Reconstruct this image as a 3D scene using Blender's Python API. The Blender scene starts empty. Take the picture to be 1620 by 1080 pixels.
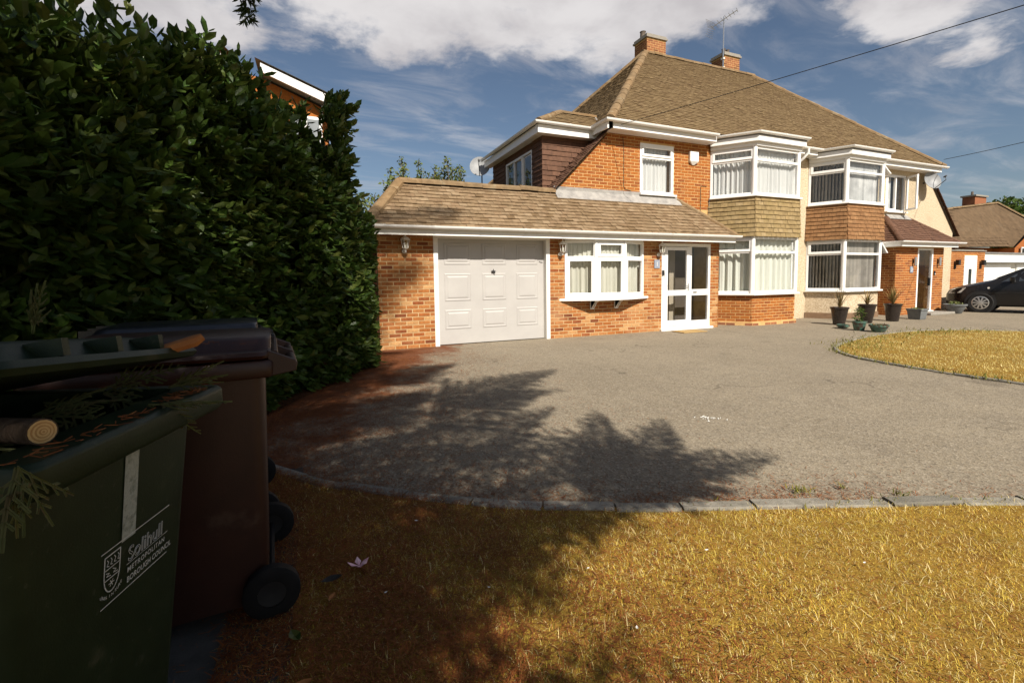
import bpy, bmesh, math, random
import numpy as np
from mathutils import Vector, Matrix
random.seed(7); RNG = np.random.default_rng(11)
scene = bpy.context.scene
C = scene.collection
rad = math.radians

# ------------------------------------------------------------------ camera, sky, sun, exposure
CAM_Z = 1.30
yaw, pitch, roll = rad(22.8646), rad(4.09098), rad(-0.763456)
fwd = Vector((math.sin(yaw)*math.cos(pitch), math.cos(yaw)*math.cos(pitch), -math.sin(pitch)))
rgt = Vector((math.cos(yaw), -math.sin(yaw), 0)); upv = rgt.cross(fwd)
r2 = rgt*math.cos(roll) + upv*math.sin(roll); u2 = -rgt*math.sin(roll) + upv*math.cos(roll)
cd = bpy.data.cameras.new('camera'); cam = bpy.data.objects.new('camera', cd); C.objects.link(cam)
M = Matrix.Identity(4)
for i in range(3):
    M[i][0] = r2[i]; M[i][1] = u2[i]; M[i][2] = -fwd[i]
M[2][3] = CAM_Z
cam.matrix_world = M
cd.sensor_width = 36; cd.lens = 735.8875/1620*36; cd.shift_y = -46.5/1620
cd.clip_start = 0.05; cd.clip_end = 2000
scene.camera = cam

SUN_EL = 42.0; SUN_SIDE = 2.0
W = bpy.data.worlds.new('World'); scene.world = W; W.use_nodes = True
nt = W.node_tree; nt.nodes.clear()
def N(t, **k):
    n = nt.nodes.new(t)
    for a, b in k.items(): setattr(n, a, b)
    return n
out = N('ShaderNodeOutputWorld'); bg = N('ShaderNodeBackground'); sky = N('ShaderNodeTexSky')
sky.sky_type = 'NISHITA'; sky.sun_disc = False
sky.sun_elevation = rad(SUN_EL); sky.sun_rotation = rad(180 + SUN_SIDE)
sky.air_density = 1.0; sky.dust_density = 1.3; sky.ozone_density = 1.2
bg.inputs['Strength'].default_value = 0.052
# clouds: a noise layer on a flat ceiling far above, read along the view direction
tc = N('ShaderNodeTexCoord'); sep = N('ShaderNodeSeparateXYZ')
nt.links.new(tc.outputs['Generated'], sep.inputs[0])
def math_(op, a, b=None, clamp=False):
    n = N('ShaderNodeMath', operation=op, use_clamp=clamp)
    for i, v in enumerate((a, b)):
        if v is None: continue
        if isinstance(v, (int, float)): n.inputs[i].default_value = v
        else: nt.links.new(v, n.inputs[i])
    return n.outputs[0]
zc = math_('MAXIMUM', sep.outputs[2], 0.03)
zc = math_('ADD', zc, 0.12)
px = math_('DIVIDE', sep.outputs[0], zc); py = math_('DIVIDE', sep.outputs[1], zc)
cmb = N('ShaderNodeCombineXYZ'); nt.links.new(px, cmb.inputs[0]); nt.links.new(py, cmb.inputs[1])
def noise(scale, detail, rough, off, dist=0.0, sc=(1, 1, 1)):
    mp = N('ShaderNodeMapping'); mp.inputs['Location'].default_value = off; mp.inputs['Scale'].default_value = sc
    nt.links.new(cmb.outputs[0], mp.inputs[0])
    n = N('ShaderNodeTexNoise'); n.inputs['Scale'].default_value = scale; n.inputs['Detail'].default_value = detail
    n.inputs['Roughness'].default_value = rough; n.inputs['Distortion'].default_value = dist
    nt.links.new(mp.outputs[0], n.inputs['Vector']); return n.outputs['Fac']
def ramp(v, a, b):
    m = N('ShaderNodeMapRange', clamp=True, interpolation_type='SMOOTHSTEP')
    m.inputs['From Min'].default_value = a; m.inputs['From Max'].default_value = b
    nt.links.new(v, m.inputs['Value']); return m.outputs[0]
def bank(cx, cy, rx, ry):          # where one bank of cloud floats
    dx = math_('DIVIDE', math_('SUBTRACT', px, cx), rx); dy = math_('DIVIDE', math_('SUBTRACT', py, cy), ry)
    r = math_('ADD', math_('MULTIPLY', dx, dx), math_('MULTIPLY', dy, dy))
    return math_('SUBTRACT', 1.0, math_('MULTIPLY', r, 1.0), clamp=True)
CLOUD_BANKS = [(0.10, 1.38, 0.75, 0.52), (0.72, 1.28, 0.62, 0.48), (-0.3, 1.5, 0.45, 0.42), (1.02, 1.05, 0.35, 0.35), (-0.75, 1.55, 0.5, 0.45), (1.75, 0.85, 0.5, 0.22)]
bsum = None
for b_ in CLOUD_BANKS:
    k = bank(*b_); bsum = k if bsum is None else math_('MAXIMUM', bsum, k)
big = noise(2.3, 10, 0.60, (3.1, 1.7, 0.4), 0.15)
dens = math_('ADD', big, math_('MULTIPLY', math_('SUBTRACT', bsum, 0.42), 0.36))
cum = ramp(dens, 0.47, 0.66)
wisp = noise(1.6, 10, 0.62, (7.3, 2.2, 1.0), 0.6, (1.0, 2.4, 1))
wi = math_('MULTIPLY', ramp(wisp, 0.42, 0.74), 0.40)
cover = math_('MAXIMUM', math_('MULTIPLY', cum, 0.93), wi)
shade = ramp(noise(3.4, 7, 0.55, (3.0, 1.9, 0.4), 0.2), 0.3, 0.72)
ccol = N('ShaderNodeMix', data_type='RGBA')
ccol.inputs[6].default_value = (10.4, 10.0, 9.9, 1); ccol.inputs[7].default_value = (7.2, 6.8, 6.9, 1)
nt.links.new(shade, ccol.inputs[0])
mixc = N('ShaderNodeMix', data_type='RGBA')
nt.links.new(cover, mixc.inputs[0]); nt.links.new(sky.outputs[0], mixc.inputs[6]); nt.links.new(ccol.outputs[2], mixc.inputs[7])
nt.links.new(mixc.outputs[2], bg.inputs['Color']); nt.links.new(bg.outputs[0], out.inputs['Surface'])

sl = bpy.data.lights.new('sun', 'SUN'); sl.energy = 5.0; sl.angle = rad(0.53); sl.color = (1.0, 0.93, 0.82)
so = bpy.data.objects.new('sun', sl); C.objects.link(so)
so.rotation_euler = (rad(90 - SUN_EL), 0, rad(-SUN_SIDE)); so.location = (0, -20, 30)
scene.view_settings.view_transform = 'Standard'; scene.view_settings.look = 'None'
scene.view_settings.exposure = 0.60; scene.view_settings.gamma = 1.0; scene.view_settings.use_curve_mapping = False
scene.cycles.max_bounces = 8; scene.cycles.transparent_max_bounces = 12

# ------------------------------------------------------------------ materials
def new_mat(name):
    m = bpy.data.materials.new(name); m.use_nodes = True; t = m.node_tree; t.nodes.clear()
    o = t.nodes.new('ShaderNodeOutputMaterial'); b = t.nodes.new('ShaderNodeBsdfPrincipled')
    t.links.new(b.outputs[0], o.inputs[0]); return m, t, b
def pmat(name, cols, rough=0.7, spec=0.4, metal=0.0, rnd=None, scale=6.0, detail=6.0, rng=(0.3, 0.7), bump=0.0, bscale=60.0,
         blotch=None, sheen=None, trans=0.0, stretch=(1, 1, 1), coords='pos'):
    """cols: list of colours mixed by noise (rnd=None), or by a number drawn per piece (rnd='piece')."""
    m, t, b = new_mat(name); L = t.links.new
    def nd(k, **kw):
        n = t.nodes.new(k)
        for a, v in kw.items(): setattr(n, a, v)
        return n
    if coords == 'pos': src = nd('ShaderNodeNewGeometry').outputs['Position']
    else: src = nd('ShaderNodeTexCoord').outputs['Object']
    mp = nd('ShaderNodeMapping'); mp.inputs['Scale'].default_value = stretch; L(src, mp.inputs[0]); src = mp.outputs[0]
    def nz(sc, de=6.0, ro=0.6):
        n = nd('ShaderNodeTexNoise'); n.inputs['Scale'].default_value = sc; n.inputs['Detail'].default_value = de
        n.inputs['Roughness'].default_value = ro; L(src, n.inputs['Vector']); return n.outputs['Fac']
    nfac = nz(scale, detail)
    cr = nd('ShaderNodeValToRGB'); els = cr.color_ramp.elements
    k = len(cols)
    while len(els) < k: els.new(0.5)
    for i, c in enumerate(cols):
        els[i].position = (i/(k-1) if k > 1 else 0) if rnd else (rng[0] + (rng[1]-rng[0])*(i/(k-1) if k > 1 else 0))
        els[i].color = (*c, 1)
    if rnd:
        oi = nd('ShaderNodeObjectInfo').outputs['Random']; gi = nd('ShaderNodeNewGeometry').outputs['Random Per Island']
        a = nd('ShaderNodeMath', operation='ADD'); L(oi, a.inputs[0]); L(gi, a.inputs[1])
        f = nd('ShaderNodeMath', operation='FRACT'); L(a.outputs[0], f.inputs[0])
        L(f.outputs[0], cr.inputs[0])
        mr = nd('ShaderNodeMapRange'); mr.inputs['From Min'].default_value = .25; mr.inputs['From Max'].default_value = .75
        mr.inputs['To Min'].default_value = 0.68; mr.inputs['To Max'].default_value = 1.25; L(nfac, mr.inputs['Value'])
        mx = nd('ShaderNodeMix', data_type='RGBA', blend_type='MULTIPLY'); mx.inputs[0].default_value = 1
        L(cr.outputs[0], mx.inputs[6]); L(mr.outputs[0], mx.inputs[7]); col = mx.outputs[2]
    else:
        L(nfac, cr.inputs[0]); col = cr.outputs[0]
    for (bc, bsc, lo, hi, amt) in (blotch or []):
        v = nz(bsc, 5.0, 0.6)
        mr = nd('ShaderNodeMapRange', interpolation_type='SMOOTHSTEP'); mr.inputs['From Min'].default_value = lo; mr.inputs['From Max'].default_value = hi
        mr.inputs['To Max'].default_value = amt; L(v, mr.inputs['Value'])
        mx = nd('ShaderNodeMix', data_type='RGBA'); L(mr.outputs[0], mx.inputs[0]); L(col, mx.inputs[6]); mx.inputs[7].default_value = (*bc, 1)
        col = mx.outputs[2]
    L(col, b.inputs['Base Color'])
    b.inputs['Roughness'].default_value = rough; b.inputs['Specular IOR Level'].default_value = spec; b.inputs['Metallic'].default_value = metal
    if bump:
        bp = nd('ShaderNodeBump'); bp.inputs['Strength'].default_value = bump; bp.inputs['Distance'].default_value = 0.01
        L(nz(bscale, 4.0), bp.inputs['Height']); L(bp.outputs[0], b.inputs['Normal'])
    if trans:
        td = nd('ShaderNodeBsdfTranslucent'); L(col, td.inputs[0]); ms = nd('ShaderNodeMixShader'); ms.inputs[0].default_value = trans
        L(b.outputs[0], ms.inputs[1]); L(td.outputs[0], ms.inputs[2])
        o = [n for n in t.nodes if n.type == 'OUTPUT_MATERIAL'][0]; L(ms.outputs[0], o.inputs[0])
    return m
def glass_mat(name, tint=(0.98, 0.985, 0.985), refl=1.0, ior=1.5):
    m, t, b = new_mat(name); t.nodes.remove(b); L = t.links.new
    tr = t.nodes.new('ShaderNodeBsdfTransparent'); tr.inputs[0].default_value = (*tint, 1)
    gl = t.nodes.new('ShaderNodeBsdfGlossy'); gl.inputs['Roughness'].default_value = 0.015
    fr = t.nodes.new('ShaderNodeFresnel'); fr.inputs[0].default_value = ior
    mu = t.nodes.new('ShaderNodeMath'); mu.operation = 'MULTIPLY'; mu.inputs[1].default_value = refl; mu.use_clamp = True
    gm = t.nodes.new('ShaderNodeNewGeometry'); fb = t.nodes.new('ShaderNodeMath'); fb.operation = 'SUBTRACT'; fb.inputs[0].default_value = 1
    L(gm.outputs['Backfacing'], fb.inputs[1]); m2 = t.nodes.new('ShaderNodeMath'); m2.operation = 'MULTIPLY'
    ms = t.nodes.new('ShaderNodeMixShader'); o = [n for n in t.nodes if n.type == 'OUTPUT_MATERIAL'][0]
    L(fr.outputs[0], mu.inputs[0]); L(mu.outputs[0], m2.inputs[0]); L(fb.outputs[0], m2.inputs[1]); L(m2.outputs[0], ms.inputs[0]); L(tr.outputs[0], ms.inputs[1]); L(gl.outputs[0], ms.inputs[2]); L(ms.outputs[0], o.inputs[0])
    return m

MT = dict(
 brick_main = pmat('brick_orange', [(.21,.062,.018),(.29,.090,.019),(.34,.112,.020),(.31,.10,.02),(.25,.075,.018),(.38,.14,.032)], .85, .25, rnd='piece', scale=30, bump=.4, bscale=160,
     blotch=[((.40,.19,.07), 2.2, .58, .78, .45)]),
 brick_ext = pmat('brick_mixed', [(.15,.042,.016),(.28,.085,.022),(.33,.12,.032),(.37,.15,.045),(.29,.095,.022),(.46,.26,.11),(.31,.11,.03),(.22,.06,.018)], .85, .25, rnd='piece', scale=30, bump=.4, bscale=160,
     blotch=[((.46,.26,.13), 1.3, .50, .72, .5), ((.42,.17,.025), 2.7, .58, .8, .55)]),
 brick_red = pmat('brick_red', [(.19,.052,.019),(.28,.085,.022),(.34,.112,.028),(.30,.095,.022)], .85, .25, rnd='piece', scale=30, bump=.4, bscale=160),
 brick_dark = pmat('brick_chimney', [(.16,.065,.035),(.26,.10,.05),(.30,.12,.055)], .9, .2, rnd='piece', scale=20, bump=.4, bscale=120),
 mortar = pmat('mortar', [(.46,.27,.105),(.58,.38,.17)], .95, .15, scale=8, bump=.3, bscale=200),
 mortar_pale = pmat('mortar_pale', [(.40,.27,.13),(.52,.37,.20)], .95, .15, scale=8, bump=.3, bscale=200),
 tile = pmat('concrete_tile', [(.125,.082,.040),(.165,.112,.055),(.142,.095,.046),(.195,.136,.070),(.112,.07,.034)], .9, .2, rnd='piece', scale=14, bump=.3, bscale=120,
     blotch=[((.13,.085,.04), 1.1, .5, .75, .6), ((.26,.20,.11), 3.0, .64, .8, .45)]),
 tile_ext = pmat('extension_tile', [(.17,.112,.062),(.23,.16,.092),(.20,.132,.075),(.265,.19,.115),(.15,.097,.05)], .9, .2, rnd='piece', scale=14, bump=.35, bscale=120,
     blotch=[((.14,.09,.045), 1.4, .5, .72, .55), ((.35,.30,.20), 9.0, .66, .76, .6)]),
 tile_far = pmat('far_roof_tile', [(.085,.055,.030),(.115,.075,.042),(.10,.064,.036)], .9, .2, rnd='piece', scale=3, bump=.2, bscale=20, blotch=[((.15,.11,.07), 1.0, .55, .75, .5)]),
 tile_olive = pmat('olive_tile', [(.225,.160,.075),(.28,.20,.095),(.25,.18,.085),(.30,.22,.115)], .9, .2, rnd='piece', scale=12, bump=.3, bscale=120,
     blotch=[((.20,.15,.05), 2.0, .5, .75, .6)]),
 tile_brown = pmat('brown_tile', [(.20,.10,.042),(.25,.128,.055),(.225,.115,.048),(.27,.145,.065)], .85, .25, rnd='piece', scale=12, bump=.3, bscale=120),
 tile_dark = pmat('dark_brown_tile', [(.095,.046,.027),(.125,.062,.036),(.11,.054,.032)], .8, .3, rnd='piece', scale=12, bump=.3, bscale=120),
 ridge = pmat('ridge_tile', [(.17,.115,.062),(.22,.15,.082),(.20,.125,.06)], .9, .2, rnd='piece', scale=8, bump=.5, bscale=60, blotch=[((.27,.23,.15), 4.0, .55, .72, .6)]),
 lead = pmat('lead_flashing', [(.20,.19,.18),(.36,.34,.31)], .6, .4, scale=7, bump=.2, bscale=20),
 upvc = pmat('white_upvc', [(.74,.73,.70),(.82,.81,.79)], .35, .45, scale=3, rng=(.2,.8)),
 upvc_old = pmat('aged_white_paint', [(.60,.57,.52),(.74,.72,.67),(.70,.67,.62)], .5, .4, scale=4, rng=(.2,.8)),
 gdoor = pmat('garage_door_paint', [(.37,.352,.335),(.43,.412,.39)], .5, .4, scale=2.5, rng=(.2,.8), bump=.05, bscale=40),
 metalw = pmat('white_painted_metal', [(.62,.60,.55),(.75,.73,.68)], .4, .5, scale=9),
 black = pmat('black_plastic', [(.012,.012,.013),(.02,.02,.02)], .5, .4, scale=9),
 curtain = pmat('net_curtain', [(.66,.65,.55),(.78,.77,.68)], .9, .1, scale=5, trans=.35, stretch=(1,1,.2)),
 curtain_w = pmat('white_net_curtain', [(.76,.76,.74),(.86,.86,.84)], .9, .1, scale=5, trans=.35, stretch=(1,1,.2)),
 drape = pmat('pale_drape', [(.62,.63,.56),(.74,.75,.68)], .95, .1, scale=3, trans=.15, stretch=(1,1,.2)),
 blind = pmat('vertical_blind', [(.22,.20,.175),(.36,.33,.29),(.28,.26,.23)], .8, .2, scale=3, rnd='piece'),
 blind_w = pmat('pale_vertical_blind', [(.36,.36,.355),(.60,.60,.59),(.50,.50,.49)], .8, .2, scale=3, rnd='piece'),
 room = pmat('room_wall', [(.30,.26,.20),(.36,.31,.24)], .9, .1, scale=2),
 roomdark = pmat('room_dark', [(.06,.05,.045),(.09,.075,.06)], .9, .1, scale=2),
 pebble = pmat('pebbledash', [(.24,.175,.11),(.44,.345,.23),(.54,.44,.305),(.62,.53,.39)], .95, .15, scale=26, detail=8, rng=(.3,.66), bump=1.0, bscale=45, blotch=[((.33,.25,.16), 1.5, .52, .8, .55), ((.60,.52,.40), 9, .6, .75, .5)]),
 plinth = pmat('painted_plinth', [(.16,.10,.06),(.22,.14,.085)], .9, .2, scale=10, bump=.3),
 asphalt = None,
 wood = pmat('gate_stain', [(.10,.035,.018),(.17,.06,.03)], .7, .3, scale=5, stretch=(14,14,1), bump=.3, bscale=60),
 glass = glass_mat('window_glass', refl=1.6), glass_dark = glass_mat('tinted_glass', (.35,.40,.42), 1.4),
 leaf = pmat('laurel_leaf', [(.032,.064,.010),(.050,.096,.015),(.075,.120,.020),(.040,.078,.012),(.030,.060,.010),(.105,.140,.028),(.060,.105,.018),(.13,.145,.03)], .42, .30, rnd='piece', scale=8, trans=.22),
 shoot = pmat('laurel_stem', [(.05,.055,.02),(.09,.08,.035)], .8, .2, scale=20),
 bark = pmat('bark', [(.06,.04,.028),(.12,.085,.06)], .95, .1, scale=12, bump=.8, bscale=30, stretch=(3,3,.6)),
 needle = pmat('conifer_needle', [(.020,.040,.014),(.035,.060,.020),(.05,.07,.022)], .6, .3, rnd='piece', scale=8, trans=.1),
 cutting = pmat('cut_conifer_spray', [(.07,.085,.025),(.11,.12,.04),(.10,.075,.03)], .7, .3, rnd='piece', scale=10, trans=.15),
 bin_green = pmat('green_bin_plastic', [(.008,.017,.006),(.015,.028,.011)], .48, .32, scale=9, bump=.08, bscale=200, blotch=[((.06,.06,.035), 9.0, .58, .74, .5), ((.05,.055,.035), 40.0, .62, .7, .5)]),
 bin_brown = pmat('brown_bin_plastic', [(.024,.007,.004),(.036,.011,.006)], .45, .45, scale=9, bump=.08, bscale=200, blotch=[((.12,.075,.05), 6.0, .60, .78, .4)]),
 bin_black = pmat('black_bin_plastic', [(.012,.013,.017),(.02,.021,.026)], .3, .5, scale=9, bump=.05, bscale=200),
 print_white = pmat('white_print', [(.45,.47,.45),(.60,.62,.60)], .7, .2, scale=40),
 tape = pmat('worn_tape', [(.16,.19,.15),(.34,.37,.33),(.25,.28,.24)], .5, .4, scale=45, bump=.3, bscale=90),
 rubber = pmat('rubber', [(.005,.005,.005),(.010,.009,.009)], .8, .25, scale=20),
 logend = pmat('cut_wood', [(.50,.30,.11),(.62,.42,.19)], .85, .2, scale=20, bump=.2),
 grass = pmat('dry_grass_blade', [(.70,.49,.06),(.84,.65,.14),(.50,.40,.05),(.90,.80,.42),(.32,.105,.012),(.40,.33,.03),(.30,.12,.015),(.72,.46,.05)], .7, .2, rnd='piece', scale=1.3, trans=.2,
     blotch=[((.42,.36,.035), 1.9, .50, .68, .45), ((.40,.16,.02), 3.2, .55, .75, .45), ((.80,.64,.25), 7.0, .58, .72, .6)]),
 thatch = pmat('lawn_thatch', [(.12,.055,.012),(.28,.17,.032),(.19,.095,.017)], .95, .1, scale=24, detail=10, bump=.8, bscale=90, blotch=[((.14,.06,.016), 3.0, .50, .7, .5)]),
 litter = pmat('needle_litter', [(.17,.045,.012),(.26,.080,.02),(.11,.030,.010),(.32,.13,.035)], .8, .2, rnd='piece', scale=6),
 kerb = pmat('kerb_concrete', [(.17,.155,.125),(.27,.245,.20),(.21,.19,.155)], .95, .15, rnd='piece', scale=18, bump=.5, bscale=90, blotch=[((.13,.12,.09), 5.0, .5, .7, .5)]),
 soil = pmat('soil', [(.045,.024,.013),(.085,.045,.024)], 1.0, .05, scale=14, detail=10, bump=.8, bscale=50),
 slab = pmat('paving_slab', [(.055,.052,.046),(.09,.086,.076)], .95, .15, rnd='piece', scale=12, bump=.4, bscale=70),
 terracotta = pmat('chimney_cowl', [(.10,.08,.065),(.15,.12,.095)], .9, .2, scale=10),
 dish = pmat('dish_grey', [(.20,.205,.21),(.27,.275,.28)], .5, .4, scale=5),
 alu = pmat('aluminium', [(.45,.45,.45),(.55,.55,.55)], .35, .5, metal=.8, scale=10),
 potblack = pmat('black_glaze', [(.014,.011,.010),(.026,.018,.015)], .25, .55, scale=6),
 potgreen = pmat('green_glaze', [(.05,.11,.085),(.08,.16,.125)], .3, .5, scale=6, blotch=[((.07,.02,.015), 14.0, .45, .6, .8)]),
 planter = pmat('grey_planter', [(.11,.115,.115),(.16,.165,.165)], .8, .3, scale=12, bump=.2),
 dryplant = pmat('dry_plant', [(.20,.12,.04),(.30,.20,.08),(.14,.09,.03),(.11,.12,.03)], .8, .2, rnd='piece', scale=6, trans=.15),
 redflower = pmat('red_flower', [(.40,.012,.03),(.55,.03,.06)], .7, .2, rnd='piece', scale=9),
 shrub = pmat('shrub_leaf', [(.085,.13,.035),(.13,.17,.05),(.17,.20,.06),(.19,.17,.05)], .6, .3, rnd='piece', scale=4, trans=.25),
 carpaint = pmat('charcoal_car_paint', [(.010,.0095,.010),(.013,.0125,.013)], .25, .45, scale=3),
 carglass = glass_mat('car_glass', (.45,.50,.50), 1.6),
 tyre = pmat('tyre', [(.014,.014,.014),(.022,.021,.02)], .85, .2, scale=20),
 rim = pmat('alloy_rim', [(.50,.49,.47),(.60,.59,.57)], .3, .5, metal=.7, scale=20),
 lamp = glass_mat('lamp_glass', (.8,.8,.75), 2.0),
 cable = pmat('cable_black', [(.02,.02,.022),(.03,.03,.03)], .7, .3, scale=9),
 mat_ = pmat('coir_mat', [(.34,.22,.09),(.44,.30,.14)], 1.0, .05, scale=60, bump=.6, bscale=200),
 slate = pmat('house_plaque', [(.22,.25,.31),(.28,.31,.37)], .5, .4, scale=20),
 stone = pmat('step_stone', [(.22,.20,.17),(.31,.285,.245)], .95, .1, scale=20, bump=.4),
 petal = pmat('pink_petal', [(.62,.22,.28),(.78,.45,.50),(.80,.62,.62)], .7, .2, scale=50),
 whitebit = pmat('white_fleck', [(.6,.58,.52),(.75,.73,.68)], .8, .2, scale=50),
 deadleaf = pmat('dead_leaf', [(.28,.10,.03),(.38,.16,.05)], .7, .2, scale=30),
 feather = pmat('dark_feather', [(.02,.018,.016),(.04,.035,.03)], .7, .2, scale=30),
 floorin = pmat('hall_floor', [(.22,.17,.11),(.30,.24,.16)], .6, .3, scale=5),
 leadgrey = pmat('bay_flat_roof', [(.15,.145,.14),(.22,.215,.205)], .8, .3, scale=6),
)

def drive_material():
    """Old tarmac: aggregate, pale wear, and the red-brown needle dirt that lies thick by the hedge and along the kerb."""
    m, t, b = new_mat('tarmac'); L = t.links.new
    def nd(k, **kw):
        n = t.nodes.new(k)
        for a, v in kw.items(): setattr(n, a, v)
        return n
    pos = nd('ShaderNodeNewGeometry').outputs['Position']
    def nz(sc, de, ro=.6):
        n = nd('ShaderNodeTexNoise'); n.inputs['Scale'].default_value = sc; n.inputs['Detail'].default_value = de; n.inputs['Roughness'].default_value = ro
        L(pos, n.inputs['Vector']); return n.outputs['Fac']
    def mr(v, a, b_, c=0., d=1.):
        n = nd('ShaderNodeMapRange', interpolation_type='SMOOTHSTEP')
        for i, q in zip(('From Min','From Max','To Min','To Max'), (a,b_,c,d)): n.inputs[i].default_value = q
        L(v, n.inputs['Value']); return n.outputs[0]
    def mix(f, a, b_, mode='MIX'):
        n = nd('ShaderNodeMix', data_type='RGBA', blend_type=mode)
        for i, v in ((0,f),(6,a),(7,b_)):
            if isinstance(v, (tuple, list)): n.inputs[i].default_value = (*v, 1)
            elif isinstance(v, float): n.inputs[i].default_value = v
            else: L(v, n.inputs[i])
        return n.outputs[2]
    col = mix(mr(nz(.7, 6), .3, .7), (.212,.173,.120), (.264,.218,.153))
    col = mix(mr(nz(3.1, 8, .7), .42, .72, 0., .55), col, (.170,.141,.105))
    vo = nd('ShaderNodeTexVoronoi'); vo.inputs['Scale'].default_value = 75; L(pos, vo.inputs['Vector'])
    sp = nd('ShaderNodeSeparateColor'); L(vo.outputs['Color'], sp.inputs[0])
    col = mix(mr(sp.outputs[0], .0, 1., 0., .8), col, mix(sp.outputs[1], (.085,.07,.052), (.36,.31,.235)))
    col = mix(mr(nz(260, 3), .62, .74, 0., .55), col, (.46,.42,.36))
    wp = nd('ShaderNodeVectorMath', operation='MULTIPLY_ADD'); wn = nd('ShaderNodeTexNoise'); wn.inputs['Scale'].default_value = 3.5; L(pos, wn.inputs['Vector'])
    L(wn.outputs['Color'], wp.inputs[0]); wp.inputs[1].default_value = (.5,.5,.5); L(pos, wp.inputs[2])
    ck = nd('ShaderNodeTexVoronoi', feature='DISTANCE_TO_EDGE'); ck.inputs['Scale'].default_value = .42; L(wp.outputs[0], ck.inputs['Vector'])
    ckm = nd('ShaderNodeMath', operation='MULTIPLY'); L(mr(ck.outputs['Distance'], .003, .009, .55, 0.), ckm.inputs[0]); L(mr(nz(.8, 3), .50, .62, 0., 1.), ckm.inputs[1])
    col = mix(ckm.outputs[0], col, (.075,.060,.045))
    col = mix(mr(nz(1.15, 3, .5), .64, .76, 0., .38), col, (.105,.086,.064))
    # dirt
    sx = nd('ShaderNodeSeparateXYZ'); L(pos, sx.inputs[0])
    d = nd('ShaderNodeMath', operation='MULTIPLY_ADD'); L(sx.outputs[1], d.inputs[0]); d.inputs[1].default_value = -.54; L(sx.outputs[0], d.inputs[2])
    near = mr(d.outputs[0], -3.3, -.5, 1., 0.)          # close to the hedge foot
    dn = nd('ShaderNodeMath', operation='MULTIPLY_ADD'); L(near, dn.inputs[0]); dn.inputs[1].default_value = .55; L(nz(1.9, 9, .68), dn.inputs[2])
    col = mix(mr(dn.outputs[0], .74, 1.02, 0., .92), col, mix(nz(60, 6), (.065,.018,.008), (.20,.062,.02)))
    L(col, b.inputs['Base Color']); b.inputs['Roughness'].default_value = .93; b.inputs['Specular IOR Level'].default_value = .18
    bp = nd('ShaderNodeBump'); bp.inputs['Strength'].default_value = .55; bp.inputs['Distance'].default_value = .006
    L(vo.outputs['Distance'], bp.inputs['Height']); L(bp.outputs[0], b.inputs['Normal'])
    return m
MT['island'] = pmat('island_grass_blade', [(.52,.40,.12),(.64,.53,.22),(.46,.36,.09),(.72,.62,.32),(.40,.34,.07)], .75, .2, rnd='piece', scale=1.0, trans=.2, blotch=[((.36,.34,.07), 1.1, .52, .7, .5), ((.74,.64,.34), 2.2, .55, .72, .5)])
MT['pane_grey'] = pmat('grey_pane', [(.16,.18,.19),(.26,.28,.29)], .05, .6, scale=1.5)
MT['straw'] = pmat('bleached_straw', [(.70,.52,.20),(.85,.72,.38),(.55,.36,.10)], .8, .2, rnd='piece', scale=5)
MT['asphalt'] = drive_material()

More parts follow.
